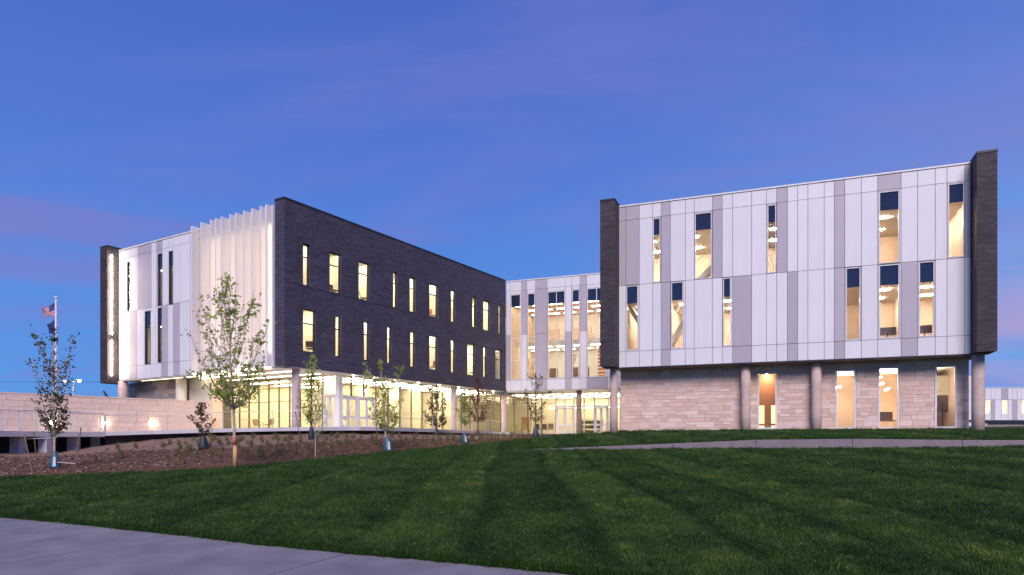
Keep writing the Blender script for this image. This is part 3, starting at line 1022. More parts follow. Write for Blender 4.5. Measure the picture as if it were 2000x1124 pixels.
# ground floor of the left wing
LS = LF.shifted(-1.5)
LST = mat('wing_base_stone', (.47, .39, .37), .85, .1, 5, .4, 30, perobj=.08)
ashlar(LS, LS.s_at(353), LS.s_at(250.5), .6, ZB - .06, [], 0, [LST, STONE_A], [.3, .4, .4], [.7, .9, 1.2], MORTAR, bld, 5, limit=40)
p = LS.pt(LS.s_at(358.5), .2, 0); column(p.x, p.y, FL, ZB - .06, .42, PLASTER)
f = LF.shifted(-.2); p = f.pt(f.s_at(240), 0, 0); column(p.x, p.y, FL - 1, 4.95 + .2, .38)
LS2 = LF.shifted(-1.9)
for i, (x0, x1) in enumerate(((369.5, 392.5), (392.5, 415))):
    for z0, z1 in ((.6, 3.0), (3.0, ZB - .06)):
        fbox(LS2, 'plaster_panel', LS2.s_at(x1) + .01, LS2.s_at(x0) - .01, z0 + .01, z1 - .01, -.06, .0, PLASTER, bld)
fbox(LS2, 'end_wall', LS2.s_at(415), LS2.s_at(369.5), .6, ZB - .06, -.95, -.062, INT_TAN, bld)
# glazed corner: plane 6 m behind the corner, parallel with the white front
GF = Face(A + U * 6.0, V, -U)
GD = Face(A + V * 1.2, U, -V)                     # long glazed side under the brick front
MUL = mat('mullion', (.20, .18, .16), .4, .03, metal=.3)
WMUL = mat('white_mullion', (.80, .78, .76), .4, .02)


def glazed(face, s0, s1, z0, z1, step, transoms, mm, doors=(), mw=.06, parent=None, o=0, thick=.12):
    n = max(1, int(round((s1 - s0) / step)))
    for i in range(n):
        a_, b_ = s0 + (s1 - s0) * i / n, s0 + (s1 - s0) * (i + 1) / n
        window(face, a_ + .002, b_ - .002, z0, z1, depth=thick, fw=mw / 2 + .01, fm=mm, transom=transoms, o=o, parent=parent, name='glazing')


sG0, sG1 = 1.2, 14.2
d0, d1 = GF.s_at(668), GF.s_at(630)
d0 = max(d0, 1.3)
glazed(GF, d1 + .05, sG1, FL, ZB - .08, 1.3, [3.25, 4.35], MUL)
glazed(GF, d0, d1, 3.6, ZB - .08, 1.2, [4.35], WMUL)


def double_door(face, s0, s1, z0, z1, fm=WMUL, o=0.0):
    """white framed door pair with kick rails; frame = part, leaves with panes = sub-parts"""
    d_ = MB(); sg = face.sg
    w = s1 - s0; h = z1 - z0; yy = sorted((0, -sg * .14))
    d_.box(-w / 2, -w / 2 + .09, *yy, 0, h).box(w / 2 - .09, w / 2, *yy, 0, h).box(-w / 2 + .09, w / 2 - .09, *yy, h - .1, h)
    fr = d_.build('door_frame', fm, face.M((s0 + s1) / 2, o, z0), bld)
    inner = w - .18
    for k in (0, 1):
        a_ = -inner / 2 + k * inner / 2 + .006; b_ = a_ + inner / 2 - .012
        y0, y1 = sorted((-sg * .03, -sg * .09))
        m = MB()
        m.box(a_, a_ + .13, y0, y1, .01, h - .11).box(b_ - .13, b_, y0, y1, .01, h - .11)
        m.box(a_ + .13, b_ - .13, y0, y1, .01, .26).box(a_ + .13, b_ - .13, y0, y1, .86, 1.06).box(a_ + .13, b_ - .13, y0, y1, h - .25, h - .11)
        m.build('door_leaf', fm, face.M((s0 + s1) / 2, o, z0), fr)
        m = MB(); m.box(a_ + .12, b_ - .12, -.004 + (y0 + y1) / 2, .004 + (y0 + y1) / 2, .25, h - .2)
        m.build('pane', GLASS, face.M((s0 + s1) / 2, o, z0), fr)
        m = MB(); xh = b_ - .07 if k == 0 else a_ + .07
        yh = sg * .05
        m.tube([(xh, yh - .02 * sg, .85), (xh, yh, .9), (xh, yh, 1.35), (xh, yh - .02 * sg, 1.4)], .018, 8)
        m.build('handle', STEEL, face.M((s0 + s1) / 2, o, z0), fr)
    return fr


double_door(GF, d0 + .02, d0 + .02 + (d1 - d0) - .06, FL, 3.58)
fbox(GF, 'corner_post', .85, 1.25, FL, ZB - .07, -.3, .1, WMUL, bld)
# long side: entrance bay then plain glazing
sD0, sD1 = 6.1, SD1
glazed(GD, sD0 + 4.3, sD1 - .1, FL, ZB - .08, 1.45, [2.0, 4.42], MUL)
glazed(GD, sD0 + .1, sD0 + 4.3, 3.55, ZB - .08, 1.4, [4.42], MUL)
double_door(GD, sD0 + .15, sD0 + 2.15, FL, 3.53, WMUL)
double_door(GD, sD0 + 2.2, sD0 + 4.2, FL, 3.53, WMUL)
# soffit under the brick front and the corner
fbox(DF, 'soffit', 1.0, SD1, ZB - .05, ZB - .003, -7.5, -.05, SOFFIT, bld)
# lobby
LOB = mat('lobby_wall', (.86, .80, .62), .8, .03, .5)
fbox(DF, 'interior_floor', 6.05, SD1 + 2, FL - .12, FL, -14.2, -1.15, mat('lobby_floor', (.60, .54, .42), .3, .06, .5), bld)
fbox(DF, 'ceiling', 6.2, SD1 + 2, ZB - .15, ZB - .052, -14.2, -7.51, CEIL, bld)
fbox(DF, 'interior_wall', 10.5, SD1 + 8, FL, ZB - .06, -7.3, -7.2, LOB, bld)
fbox(DF, 'interior_wall', SD1 + 7.8, SD1 + 8, FL, ZB - .06, -7.19, -1.3, LOB, bld)
fbox(DF, 'interior_floor', SD1 + 2.01, SD1 + 8, FL - .12, FL, -7.2, -1.3, FLOORM, bld)
fbox(DF, 'ceiling', SD1 + .01, SD1 + 8, ZB - .28, ZB - .18, -7.19, -1.3, CEIL, bld)
fbox(DF, 'interior_wall', 17.0, 17.1, FL, ZB - .16, -14.2, -7.4, LOB, bld)
fbox(DF, 'interior_wall', 6.2, 17.0, FL, ZB - .16, -14.4, -14.2, LOB, bld)
for s in (9.5, 13.5, 17.5, 20.5, 24.0, 26.5): fbox(DF, 'partition', s, s + .12, FL, ZB - .06, -7.19, -5.0, INT_WARM, bld)
LLOB = emit('lamp_lobby', (1.0, .84, .55), 42.0)
for s in np.arange(7.2, SD1, 1.9):
    fbox(DF, 'ceiling_light', s - .13, s + .13, ZB - .10, ZB - .053, -6.2, -2.0, LLOB, bld)
for s in (7.5, 10.0, 12.5, 15.0):
    fbox(DF, 'ceiling_light', s - .13, s + .13, ZB - .20, ZB - .153, -13.2, -8.4, LLOB, bld)
# plaster wall continuing behind the near screen
fbox(GF, 'plaster_wall', sG1 + .02, 21.0, .6, ZB - .07, -.3, -.0, PLASTER, bld)
# soffit lights outside
LSOF = emit('lamp_soffit', (1.0, .82, .56), 14.0)
for x in (2.4, 4.8):
    fbox(DF, 'soffit_light', x - .11, x + .11, ZB - .085, ZB - .062, -13.0, -1.8, LSOF, bld)
fbox(LF, 'soffit_light', LF.s_at(455), LF.s_at(352), ZB - .085, ZB - .062, -.75, -.55, LSOF, bld)  # added strip, not a seen fixture, brightens the plaster wall below
fbox(LF, 'soffit_light', LF.s_at(345), LF.s_at(262), ZB - .085, ZB - .062, -.70, -.62, emit('added_soffit_dim', (1, .78, .52), 5), bld)  # weaker added strip that warms the stone base
for px, _ in ((700, 0), (742, 0), (784, 0), (827, 0), (866, 0), (905, 0), (944, 0), (972, 0)):
    s = DF.s_at(px); p = DF.pt(s, -.55, 0)
    m = MB().lathe([(.07, -.05), (.07, .02)], 12); m.build('soffit_light', LDOT, T(p.x, p.y, ZB - .055), bld)
for px in (577.5, 886, 984):
    f = DF.shifted(-.62); s = max(f.s_at(px), .45); p = f.pt(s, 0, 0)
    column(p.x, p.y, FL - .6, ZB - .055 if px > 600 else ZB - .003, .28, mat('pink_concrete_%d' % px, (.56, .45, .43), .8, .06, 2, .3, 30))

# ---------------------------------------------------------------- the link
b3 = lambda z: 960 + z / 3.04
SK1 = KF.s_at(1228)
kup_px = [989, b3(112), b3(178), b3(210), b3(260), b3(330), b3(438), b3(475), b3(525), b3(565), b3(690), 1205, 1228]
kup_c = ['w', 'w', 'g', 'w', 'g', 'w', 'w', 'w', 'g', 'w', 'w', 'w']
klo_c = ['g', 'w', 'w', 'w', 'g', 'w', 'g', 'w', 'w', 'w', 'w', 'w']
kb_c = ['w', 'w', 'w', 'w', 'g', 'w', 'g', 'w', 'w', 'g', 'w', 'w']
kwin = []
for x0, x1 in ((112, 173), (212, 259), (332, 437), (477, 523), (566, 680)):
    kwin.append((KF.s_at(b3(x0)), KF.s_at(b3(x1)), 6.37, 15.25))
wall_holes(KF, 'backing_wall', 0, SK1, ZB, ZT - .1, -.3, -.055, kwin, BACKING, bld)
panel_facade(KF, 0, SK1, runs(KF, kup_px, kup_c), runs(KF, kup_px, klo_c), kwin, WHITE, GREY, None, runs(KF, kup_px, kb_c))
fbox(KF, 'coping', 0, SK1, ZT - .10, ZT, -.45, .05, TRIM, bld)
for i, (s0, s1, z0, z1) in enumerate(kwin):
    mm = [(s0 + s1) / 2] if i in (2, 4) else None
    window(KF, s0 + .012, s1 - .012, z0 + .01, z1 - .01, depth=.16, fw=.07, transom=[8.4, 10.65, 12.9], spandrel=13.95, mull=mm, o=-.012, fm=WMUL)
fbox(KF, 'soffit', 0, SK1 + 2, ZB - .06, ZB - .002, -4.0, -.02, SOFFIT, bld)
fbox(KF, 'roof', 0, SK1 + 3, ZT - .6, ZT - .45, -14, -.46, BACKING, bld)
# atrium behind it
fbox(KF, 'interior_wall', -6, SK1 + 4, 5.3, 14.6, -9.2, -9.0, INT_WHITE, bld)
fbox(KF, 'ceiling', -3, SK1 + 4, 14.4, 14.6, -9.0, -.34, mat('atrium_ceiling', (.62, .42, .30), .7, .05), bld)
fbox(KF, 'interior_floor', -3, SK1 + 4, 5.6, 6.2, -9.0, -.34, INT_WHITE, bld)
fbox(KF, 'gallery_slab', -3, SK1 + 4, 10.3, 10.75, -9.0, -3.2, INT_WHITE, bld)
fbox(KF, 'interior_wall', -.2, -.05, 6.2, 14.4, -9.0, -.34, INT_TAN, bld)
fbox(KF, 'interior_wall', SK1 + 1.5, SK1 + 1.7, 6.2, 14.4, -9.0, -.34, INT_WHITE, bld)
LAT = emit('lamp_atrium', (1.0, .82, .60), 20.0)
for s in np.arange(1.0, SK1 + 1, 1.9):
    for o_, z in ((-2.0, 14.33), (-4.6, 14.33), (-7.2, 14.33), (-4.4, 10.22), (-7.0, 10.22)):
        fbox(KF, 'ceiling_light', s - .65, s + .65, z, z + .05, o_ - .13, o_ + .13, LAT, bld)
for z in np.arange(6.5, 10.0, .38):
    fbox(KF, 'wood_slat', KF.s_at(1140), KF.s_at(1235), z, z + .26, -6.0, -5.9, WOOD, bld)
# door openings / dark doors on the gallery
for px in (1003, 1022, 1066, 1090):
    s = KF.s_at(px)
    fbox(KF, 'interior_door', s, s + .9, 6.2, 8.4, -8.99, -8.9, mat('dark_door_%d' % px, (.20, .12, .07), .5), bld)
    fbox(KF, 'interior_door', s + .3, s + 1.2, 10.76, 12.9, -8.99, -8.9, INT_TAN, bld)
# white stair flight seen through the double window
st = MB(); s_a, s_b = KF.s_at(1084), KF.s_at(1102)
for i in range(16):
    a_ = s_a + (s_b - s_a) * i / 16; z = 6.2 + 3.1 * i / 16
    st.box(a_, a_ + .22, -.9, .9, z, z + .2)
st_o = st.build('stair', INT_WHITE, KF.M(0, -3.4, 0), bld)
rl = MB(); rl.tube([(s_a, .95, 7.15), (s_b, .95, 10.3)], .05, 6); rl.tube([(s_a, .95, 6.2), (s_a, .95, 7.2)], .04, 6); rl.tube([(s_b, .95, 9.3), (s_b, .95, 10.35)], .04, 6)
rl.box(0, 0.001, 0, .001, 0, .001, T(s_a, .95, 7.0)); rl.build('stair_rail', TRIM, KF.M(0, -3.4, 0), bld)
fbox(KF, 'wall_graphic', KF.s_at(1007), KF.s_at(1014), 8.1, 8.9, -3.0, -2.96, mat('red_graphic', (.55, .03, .03), .5), bld)

# link ground floor
KG = KF.shifted(-2.2)
KFL = .72
k0, k1 = KG.s_at(988), KG.s_at(1235)
dA = (KG.s_at(1085.5), KG.s_at(1121)); dB = (KG.s_at(1160.5), KG.s_at(1188))
DKM = mat('dark_mullion', (.10, .095, .09), .4)
glazed(KG, k0 - 2.2, dA[0], KFL, ZB - .1, 1.6, [4.0], DKM)
glazed(KG, dA[0], dA[1], 3.62, ZB - .1, 1.0, [4.35], WMUL)
glazed(KG, dA[1], dB[0], KFL, ZB - .1, 1.2, [3.6], WMUL)
glazed(KG, dB[0], dB[1], 3.62, ZB - .1, 1.0, [4.35], WMUL)
glazed(KG, dB[1], k1, KFL, ZB - .1, 1.2, [3.6], WMUL)
double_door(KG, dA[0] + .02, dA[1] - .02, KFL, 3.6)
double_door(KG, dB[0] + .02, dB[1] - .02, KFL, 3.6)
fbox(KG, 'interior_floor', k0 - 9, k1 + 3, KFL - .12, KFL, -9, -.13, FLOORM, bld)
fbox(KG, 'ceiling', k0 - 9, k1 + 3, ZB - .1, ZB - .062, -9, -1.85, CEIL, bld)
fbox(KG, 'interior_wall', k0 - 9, k1 + 3, KFL, ZB - .1, -9.2, -9, LOB, bld)
fbox(KG, 'interior_wall', k1 + 2.8, k1 + 3, KFL, ZB - .11, -9, -.13, LOB, bld)
fbox(KG, 'bulkhead', KG.s_at(1060), k1 + 3, 3.95, 4.3, -4.3, -4.0, INT_TAN, bld)
for s in np.arange(k0 + .3, k1 + 3, 2.1):
    for o_ in (-2.6, -5.4, -7.8):
        fbox(KG, 'ceiling_light', s - .8, s + .8, ZB - .16, ZB - .104, o_ - .13, o_ + .13, LAT, bld)
fbox(KG, 'cove_light', KG.s_at(1050), k1 + 2, 3.62, 3.68, -3.9, -3.7, LAT, bld)
p = KF.pt(KF.s_at(1127), -.7, 0); column(p.x, p.y, .4, ZB - .062, .27, mat('brown_concrete', (.34, .26, .21), .8, .08))
# shelf of green books behind the right glazing
sh = empty('book_shelf', *KG.pt(KG.s_at(1146), -2.2, KFL), rz=KG.rz, label='low shelf of green books behind the link glass left of white doors', cat='shelf')
g_m = mat('green_book', (.22, .28, .05), .6, .2, 8, perobj=.4)
for i in range(4): share('shelf_board', box_mesh(2.2, .35, .04, INT_TAN), W[sh.name] @ T(0, 0, .1 + i * .5), sh)
for i in (-1, 1): share('side_panel', box_mesh(.04, .36, 1.75, INT_TAN), W[sh.name] @ T(i * 1.12, 0, .87), sh)
for i in range(3):
    for j in range(9): share('book', box_mesh(.2, .22, .33, g_m), W[sh.name] @ T(-.95 + j * .235, 0, .29 + i * .5), sh)

# ================================================================== TERRACE / WALKWAY
def slab_mesh(name, pxs, th, back, m):
    v = []; f = []
    n = len(pxs)
    for px in pxs:
        e = slab_edge(px); b = back(px, e)
        for q in (e, b):
            v.append((q.x, q.y, q.z)); v.append((q.x, q.y, q.z - th))
    for i in range(n - 1):
        a_ = i * 4; b_ = a_ + 4
        f += [(a_, b_, b_ + 2, a_ + 2), (a_ + 1, a_ + 3, b_ + 3, b_ + 1), (a_, a_ + 1, b_ + 1, b_), (a_ + 2, b_ + 2, b_ + 3, a_ + 3)]
    f += [(0, 2, 3, 1), (4 * n - 4, 4 * n - 3, 4 * n - 1, 4 * n - 2)]
    return tag(mesh_obj(name, v, f, m), kind='structure')


S_A = Vector((-32.1, 42.8)); S_B = Vector((-23.4, 53.6))     # line of the site wall


def back_left(px, e):
    r = (px - 1000) / F; dd = S_B - S_A
    k = (r * S_A.y - S_A.x) / (dd.x - r * dd.y)
    p = S_A + dd * k
    return Vector((p.x, p.y, e.z))


def back_right(px, e):
    r = (px - 1000) / F
    d = e.y + 9.5
    if px < 463: d = 59.5
    elif px < 668:
        d = GF.pt(GF.s_at(px), 0, 0).y + .3
    else:
        d = GD.pt(GD.s_at(px), 0, 0).y + .3
    d = max(d, e.y + .4)
    return Vector((r * d, d, e.z))


walk = slab_mesh('walkway', list(np.arange(-500, 205, 15)) + [205], .30, back_left, DECK)
terr = slab_mesh('terrace', [205.6] + list(np.arange(215, 1000, 8)), .24, lambda px, e: back_left(px, e) if px < 400 else back_right(px, e), DECK)
plz = mesh_obj('plaza', [KG.pt(k0 - 3, .2, KFL - .02), KG.pt(k1 + 6, .2, KFL - .02), KG.pt(k1 + 4, 9, .62), KG.pt(k0 + .5, 7.5, .62)], [(0, 1, 2, 3)], DECK); tag(plz, kind='structure')
for px, w_, dd in ((35, .55, .9), (88.5, .50, .35), (144, .5, .9), (-60, .5, .6), (186, .4, 1.2)):
    e = slab_edge(px); x = (px - 1000) / F * (e.y + dd); y = e.y + dd
    z0 = -1.6 if px != 88.5 else -1.6
    share('pier', box_mesh(w_, w_, e.z - .302 - z0, DECK), T(x, y, (e.z - .302 + z0) / 2), walk)

LWALL = emit('lamp_wall', (1.0, .80, .55), 110.0)
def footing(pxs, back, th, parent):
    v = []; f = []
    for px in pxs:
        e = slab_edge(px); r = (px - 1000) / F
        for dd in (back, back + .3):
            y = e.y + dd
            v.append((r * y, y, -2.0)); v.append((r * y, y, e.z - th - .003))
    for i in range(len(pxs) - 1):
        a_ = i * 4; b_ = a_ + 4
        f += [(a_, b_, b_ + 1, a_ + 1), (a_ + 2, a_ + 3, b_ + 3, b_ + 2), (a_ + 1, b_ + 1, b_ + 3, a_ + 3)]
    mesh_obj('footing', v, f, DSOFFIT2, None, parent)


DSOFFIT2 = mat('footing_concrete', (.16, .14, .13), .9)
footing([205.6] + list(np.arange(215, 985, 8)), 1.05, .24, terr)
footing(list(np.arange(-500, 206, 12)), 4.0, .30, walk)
# site wall of large blocks
dv = (S_B - S_A); slen = dv.length
SFc = Face(S_A, dv.normalized(), Vector((dv.y, -dv.x)).normalized())
sw = empty('site_wall', S_A.x, S_A.y, .5, label='long pale tan block wall behind the ramp on the left', cat='wall')
ashlar(SFc, -14, slen - .1, -.6, 3.0, [], 0, [SITESTONE, SITESTONE], [.4], [.8, 1.2, 1.2], mat('pale_mortar', (.52, .41, .35), .95, .05), sw, 9, limit=290, name='block')
fbox(SFc, 'coping', -14, slen - .1, 3.0, 3.09, -.42, .04, SITESTONE, sw)
for px in (102, 205, 299):
    s = SFc.s_at(px); z = (862 - 827) * SFc.pt(s, 0, 0).y / F
    fbox(SFc, 'wall_light', s - .13, s + .13, z - .06, z + .06, .03, .12, LWALL, sw)

# railings
def railing(pxs, inset, h, label, spacing, top_r=.03, mids=()):
    pts = []
    for px in pxs:
        e = slab_edge(px); d = e.y + inset
        pts.append(Vector(((px - 1000) / F * d, d, e.z)))
    L_ = [0]
    for i in range(1, len(pts)): L_.append(L_[-1] + (pts[i] - pts[i - 1]).length)

    def at(s): return Vector([float(np.interp(s, L_, [p[k] for p in pts])) for k in range(3)])
    r = empty('railing', *pts[0], label=label, cat='railing')
    up = Vector((0, 0, h))
    samp = [at(s) for s in np.linspace(0, L_[-1], max(6, len(pts)))]
    MB().tube([p + up - pts[0] for p in samp], top_r, 8).build('top_rail', STEEL, T(*pts[0]), r, True)
    for q in mids:
        MB().tube([p + Vector((0, 0, q)) - pts[0] for p in samp], .014, 6).build('mid_rail', STEEL, T(*pts[0]), r, True)
    n = int(L_[-1] / spacing)
    pm = MB().box(-.028, .028, -.028, .028, 0, h - .02); me = None
    for i in range(n + 1):
        p = at(i * L_[-1] / n)
        if me is None:
            o = pm.build('post', STEEL, T(*p), r); me = o.data
        else: share('post', me, T(*p), r)
    return r


railing(list(np.arange(-120, 206, 12)), .12, 1.12, 'front steel railing with close posts along the left ramp edge', .95)
railing(list(np.arange(40, 206, 12)), 2.3, 1.25, 'rear steel handrail on the ramp in front of the tan block wall', 1.5, .025)
railing(list(np.arange(206, 640, 12)), .15, 1.05, 'long thin steel railing along the terrace edge before the lit entrance', 3.4, .022, (.55,))
railing(list(np.arange(790, 986, 10)), .15, 1.05, 'thin steel railing on the terrace before the glazing under the brick front', 4.0, .022)

# ================================================================== TREES
BARK = mat('pale_bark', (.66, .54, .44), .85, .15, 14, .5, 40, c2=(.34, .25, .2))
BARK2 = mat('dark_bark', (.16, .12, .10), .9, .15, 14)
LEAFS = {
    'bright': mat('leaf_bright', (.52, .62, .09), .5, .2, 2.0, c2=(.20, .28, .04), trans=.48),
    'dark': mat('leaf_dark', (.11, .13, .05), .6, .2, 2.0, c2=(.035, .045, .02), trans=.25),
    'bronze': mat('leaf_bronze', (.20, .15, .07), .6, .2, 2.0, c2=(.06, .05, .025), trans=.25),
    'lime': mat('leaf_lime', (.30, .40, .06), .55, .15, 2.0, c2=(.14, .2, .04), trans=.4),
    'red': mat('leaf_red', (.16, .06, .03), .6, .2, 2.0, trans=.25)}


def bezier(p0, p1, p2, n):
    return [p0 * (1 - t) ** 2 + p1 * 2 * t * (1 - t) + p2 * t * t for t in [i / n for i in range(n + 1)]]


def tree(px, py, D, ytop, width_px, label, leaf='bright', crown0=.3, limbs=12, per=26, leaf_s=.085, trunk_r=.05, seed=1, vase=.5, group=None, name='young_tree', bark=None, shape=None, twigs=3, lean=0.0):
    rg = random.Random(seed)
    x = (px - 1000) / F * D; z0 = ground_z(x, D)
    H = (862 - ytop) * D / F - z0; Rw = width_px * D / F / 2
    root = empty(name, x, D, z0, label=label, cat='tree', group=group)
    bm_ = MB(); lf_v = []; lf_f = []
    top = Vector((lean, 0, H))
    trunk = [Vector((0, 0, -.1))] + [Vector((lean * (i / 7) + rg.uniform(-.03, .03) * H / 6, rg.uniform(-.03, .03) * H / 6, H * .93 * i / 7)) for i in range(1, 8)]
    rad = [trunk_r * (1 - .86 * i / 7) for i in range(8)]; rad[0] *= 1.15
    bm_.tube(trunk, rad, 8)

    def tp(f):
        k = f * 7 / .93; i = min(6, int(k)); return trunk[i].lerp(trunk[i + 1], min(1, k - i))
    shape = shape or (lambda f: math.sin(math.pi * min(1, .12 + .88 * f) ** .9) ** .7)

    def add_leaf(p, s):
        nrm = Vector((rg.gauss(0, 1), rg.gauss(0, 1), rg.gauss(0, .8) + .3)).normalized()
        a_ = nrm.cross(Vector((rg.gauss(0, 1), rg.gauss(0, 1), rg.gauss(0, 1)))).normalized(); b_ = nrm.cross(a_)
        a_ *= s; b_ *= s * .62
        k = len(lf_v)
        fold = nrm * s * .18
        lf_v.extend([p - a_, p - b_ + fold, p + a_, p + b_ + fold])
        lf_f.append((k, k + 1, k + 2)); lf_f.append((k, k + 2, k + 3))
    for i in range(limbs):
        f = (i + .5) / limbs
        fe = crown0 + (1 - crown0) * f            # height where the limb ends
        fs = max(crown0 * .82, fe - .10 - vase * .35 * (1 - abs(f - .4)))
        ang = i * 2.4 + rg.uniform(-.4, .4)
        rr = Rw * shape(f) * rg.uniform(.72, 1.08)
        p0 = tp(fs * .93); p2 = tp(min(.93, fe * .93)) + Vector((math.cos(ang) * rr, math.sin(ang) * rr, 0)); p2.z = H * fe
        p1 = p0.lerp(p2, .45) + Vector((math.cos(ang), math.sin(ang), -.2)) * rr * .28
        pts = bezier(p0, p1, p2, 6)
        r0 = trunk_r * .42 * (1 - fs * .6)
        bm_.tube(pts, [r0 * (1 - .8 * j / 6) + .004 for j in range(7)], 5, caps=False)
        for j in range(twigs):
            t_ = rg.uniform(.3, 1); q = pts[min(6, int(t_ * 6))]
            e = q + Vector((rg.gauss(0, 1), rg.gauss(0, 1), rg.uniform(.1, 1.2))).normalized() * Rw * rg.uniform(.15, .42)
            bm_.tube([q, q.lerp(e, .5) + Vector((0, 0, .02)), e], [.010, .007, .004], 4, caps=False)
            for _ in range(per // 4):
                tt = rg.uniform(.2, 1.08); c = q.lerp(e, tt)
                add_leaf(c + Vector((rg.gauss(0, .05), rg.gauss(0, .05), rg.gauss(0, .05))), leaf_s * rg.uniform(.6, 1.15))
        for _ in range(per):
            t_ = rg.uniform(.22, 1.04); k = min(5.99, t_ * 6); c = pts[int(k)].lerp(pts[min(6, int(k) + 1)], k - int(k))
            sp = .035 + .05 * rg.random()
            add_leaf(c + Vector((rg.gauss(0, sp * 1.6), rg.gauss(0, sp * 1.6), rg.gauss(0, sp * 1.6))), leaf_s * rg.uniform(.6, 1.15))
    for _ in range(per * 2):
        c = tp(rg.uniform(crown0 + .2, .99) * .93); add_leaf(c + Vector((rg.gauss(0, .09), rg.gauss(0, .09), rg.gauss(0, .05))), leaf_s * rg.uniform(.7, 1.1))
    for _ in range(per):
        add_leaf(Vector((lean, 0, H * rg.uniform(.9, 1.0))) + Vector((rg.gauss(0, .06), rg.gauss(0, .06), 0)), leaf_s)
    bm_.build('trunk', bark or BARK, T(x, D, z0), root, True)
    mesh_obj('crown', lf_v, lf_f, LEAFS[leaf], T(x, D, z0), root)
    return root, Vector((x, D, z0))


BAG_T = mat('bag_teal', (.03, .12, .16), .45, .25, 6, c2=(.012, .04, .055))
BAG_D = mat('bag_dark', (.025, .03, .05), .5, .2, 6)
BAG_N = mat('bag_navy', (.02, .04, .10), .45, .2, 6)
BAG_G = mat('bag_green', (.02, .035, .035), .5, .2, 6)


def bag(px, y0, y1, D, wpx, m, label, white=False):
    x = (px - 1000) / F * D; z0 = ground_z(x, D) - .01
    h = (y1 - y0) * D / F; r = wpx * D / F / 2
    root = empty('watering_bag', x, D, z0, label=label, cat='watering bag', group='watering bags round the young trees')
    mm = MB(); n = 18
    prof = [(1.0, 0), (1.05, .12), (.98, .3), (.82, .55), (.62, .78), (.42, .93), (.34, 1.0)]
    rg = random.Random(int(px)); ph = rg.random() * 6
    for r_, z in prof:
        for k in range(n):
            t = 2 * math.pi * k / n; rr = r * r_ * (1 + .07 * math.sin(3 * t + ph) + .04 * math.sin(7 * t + z * 5))
            mm.v.append((rr * math.cos(t), rr * .85 * math.sin(t), z * h))
    for i in range(len(prof) - 1):
        for k in range(n):
            k2 = (k + 1) % n; mm.f.append((i * n + k, i * n + k2, (i + 1) * n + k2, (i + 1) * n + k))
    mm.f.append(tuple(reversed(range(n)))); mm.f.append(tuple((len(prof) - 1) * n + k for k in range(n)))
    mm.build('bag_body', m, T(x, D, z0), root, True)
    if white:
        lb = MB()
        for i in range(6):
            for a_ in (0, 1):
                t = -1.35 + a_ * .45; z = .15 + .55 * i / 5; rr = r * np.interp(z, [q[1] for q in prof], [q[0] for q in prof]) * 1.09
                lb.v.append((rr * math.cos(t), rr * .88 * math.sin(t), z * h))
        for i in range(5): lb.f.append((2 * i, 2 * i + 1, 2 * i + 3, 2 * i + 2))
        lb.build('white_print', mat('bag_print', (.6, .65, .68), .5), T(x, D, z0), root)
    return root


# tree beside the flagpole, with bag and stakes
narrow = lambda f: (.55 + .45 * math.sin(math.pi * min(1, f + .1))) * (1 if f < .85 else .8)
def g_at(px, py):
    """distance at which the line of sight meets the ground"""
    best = None
    for D in np.arange(12, 62, .25):
        x = (px - 1000) / F * D
        zr = (862 - py) * D / F
        if ground_z(x, D) >= zr: return float(D)
    return 60.0


D1 = g_at(106, 916)
tree(106, 916, D1, 640, 84, 'slender young tree with dark leaves beside the flagpole on the far left', 'dark', .30, 18, 46, .062, .055, 11, .9, shape=lambda f: .55 + .45 * f ** .5)
bag(107, 884, 918, D1 - .02, 22, BAG_T, 'teal watering bag with white print at the foot of the far left tree', True)
STK = mat('stake_wood', (.20, .14, .10), .9, .1, 9)


def stake(p0, p1, D0, D1_, label, r=.022):
    q = lambda p, D: Vector(((p[0] - 1000) / F * D, D, (862 - p[1]) * D / F))
    a_, b_ = q(p0, D0), q(p1, D1_)
    gz = ground_z(b_.x, b_.y); b_.z = min(b_.z, gz) - .08
    root = empty('tree_stake', *b_, label=label, cat='stake')
    MB().tube([b_ - b_, (a_ - b_) * .5, a_ - b_], [r, r, r], 7).build('pole', STK, T(*b_), root)
    MB().lathe([(r * 1.25, 0), (r * 1.25, .09), (r * .6, .11)], 8).build('cap', STK, T(*(a_ + Vector((0, 0, -.06)))), root)


stake((48, 852), (66, 934), D1 - .6, D1 - 1.6, 'leaning dark wooden stake left of the far left tree')
stake((66, 845), (73, 898), D1 + 1.0, D1 + 1.3, 'upright wooden stake between the walkway piers behind the far left tree')
stake((158, 838), (144, 914), D1 + .4, D1 + .0, 'leaning dark wooden stake right of the far left tree')
tie = MB()
q = lambda p, D: Vector(((p[0] - 1000) / F * D, D, (862 - p[1]) * D / F))
tie.tube([q((50, 858), D1 - .65), q((70, 857), D1 + .8), q((112, 855), D1 + .05)], .012, 5)
tag(tie.build('tie_strap', TRIM), 'pale strap tying the far left tree to its two left stakes', 'strap')
tie = MB(); tie.tube([q((112, 903), D1 - .2), q((147, 906), D1 + .02)], .012, 5)
tag(tie.build('tie_strap', TRIM), 'pale strap low down between the teal bag and the right stake', 'strap')

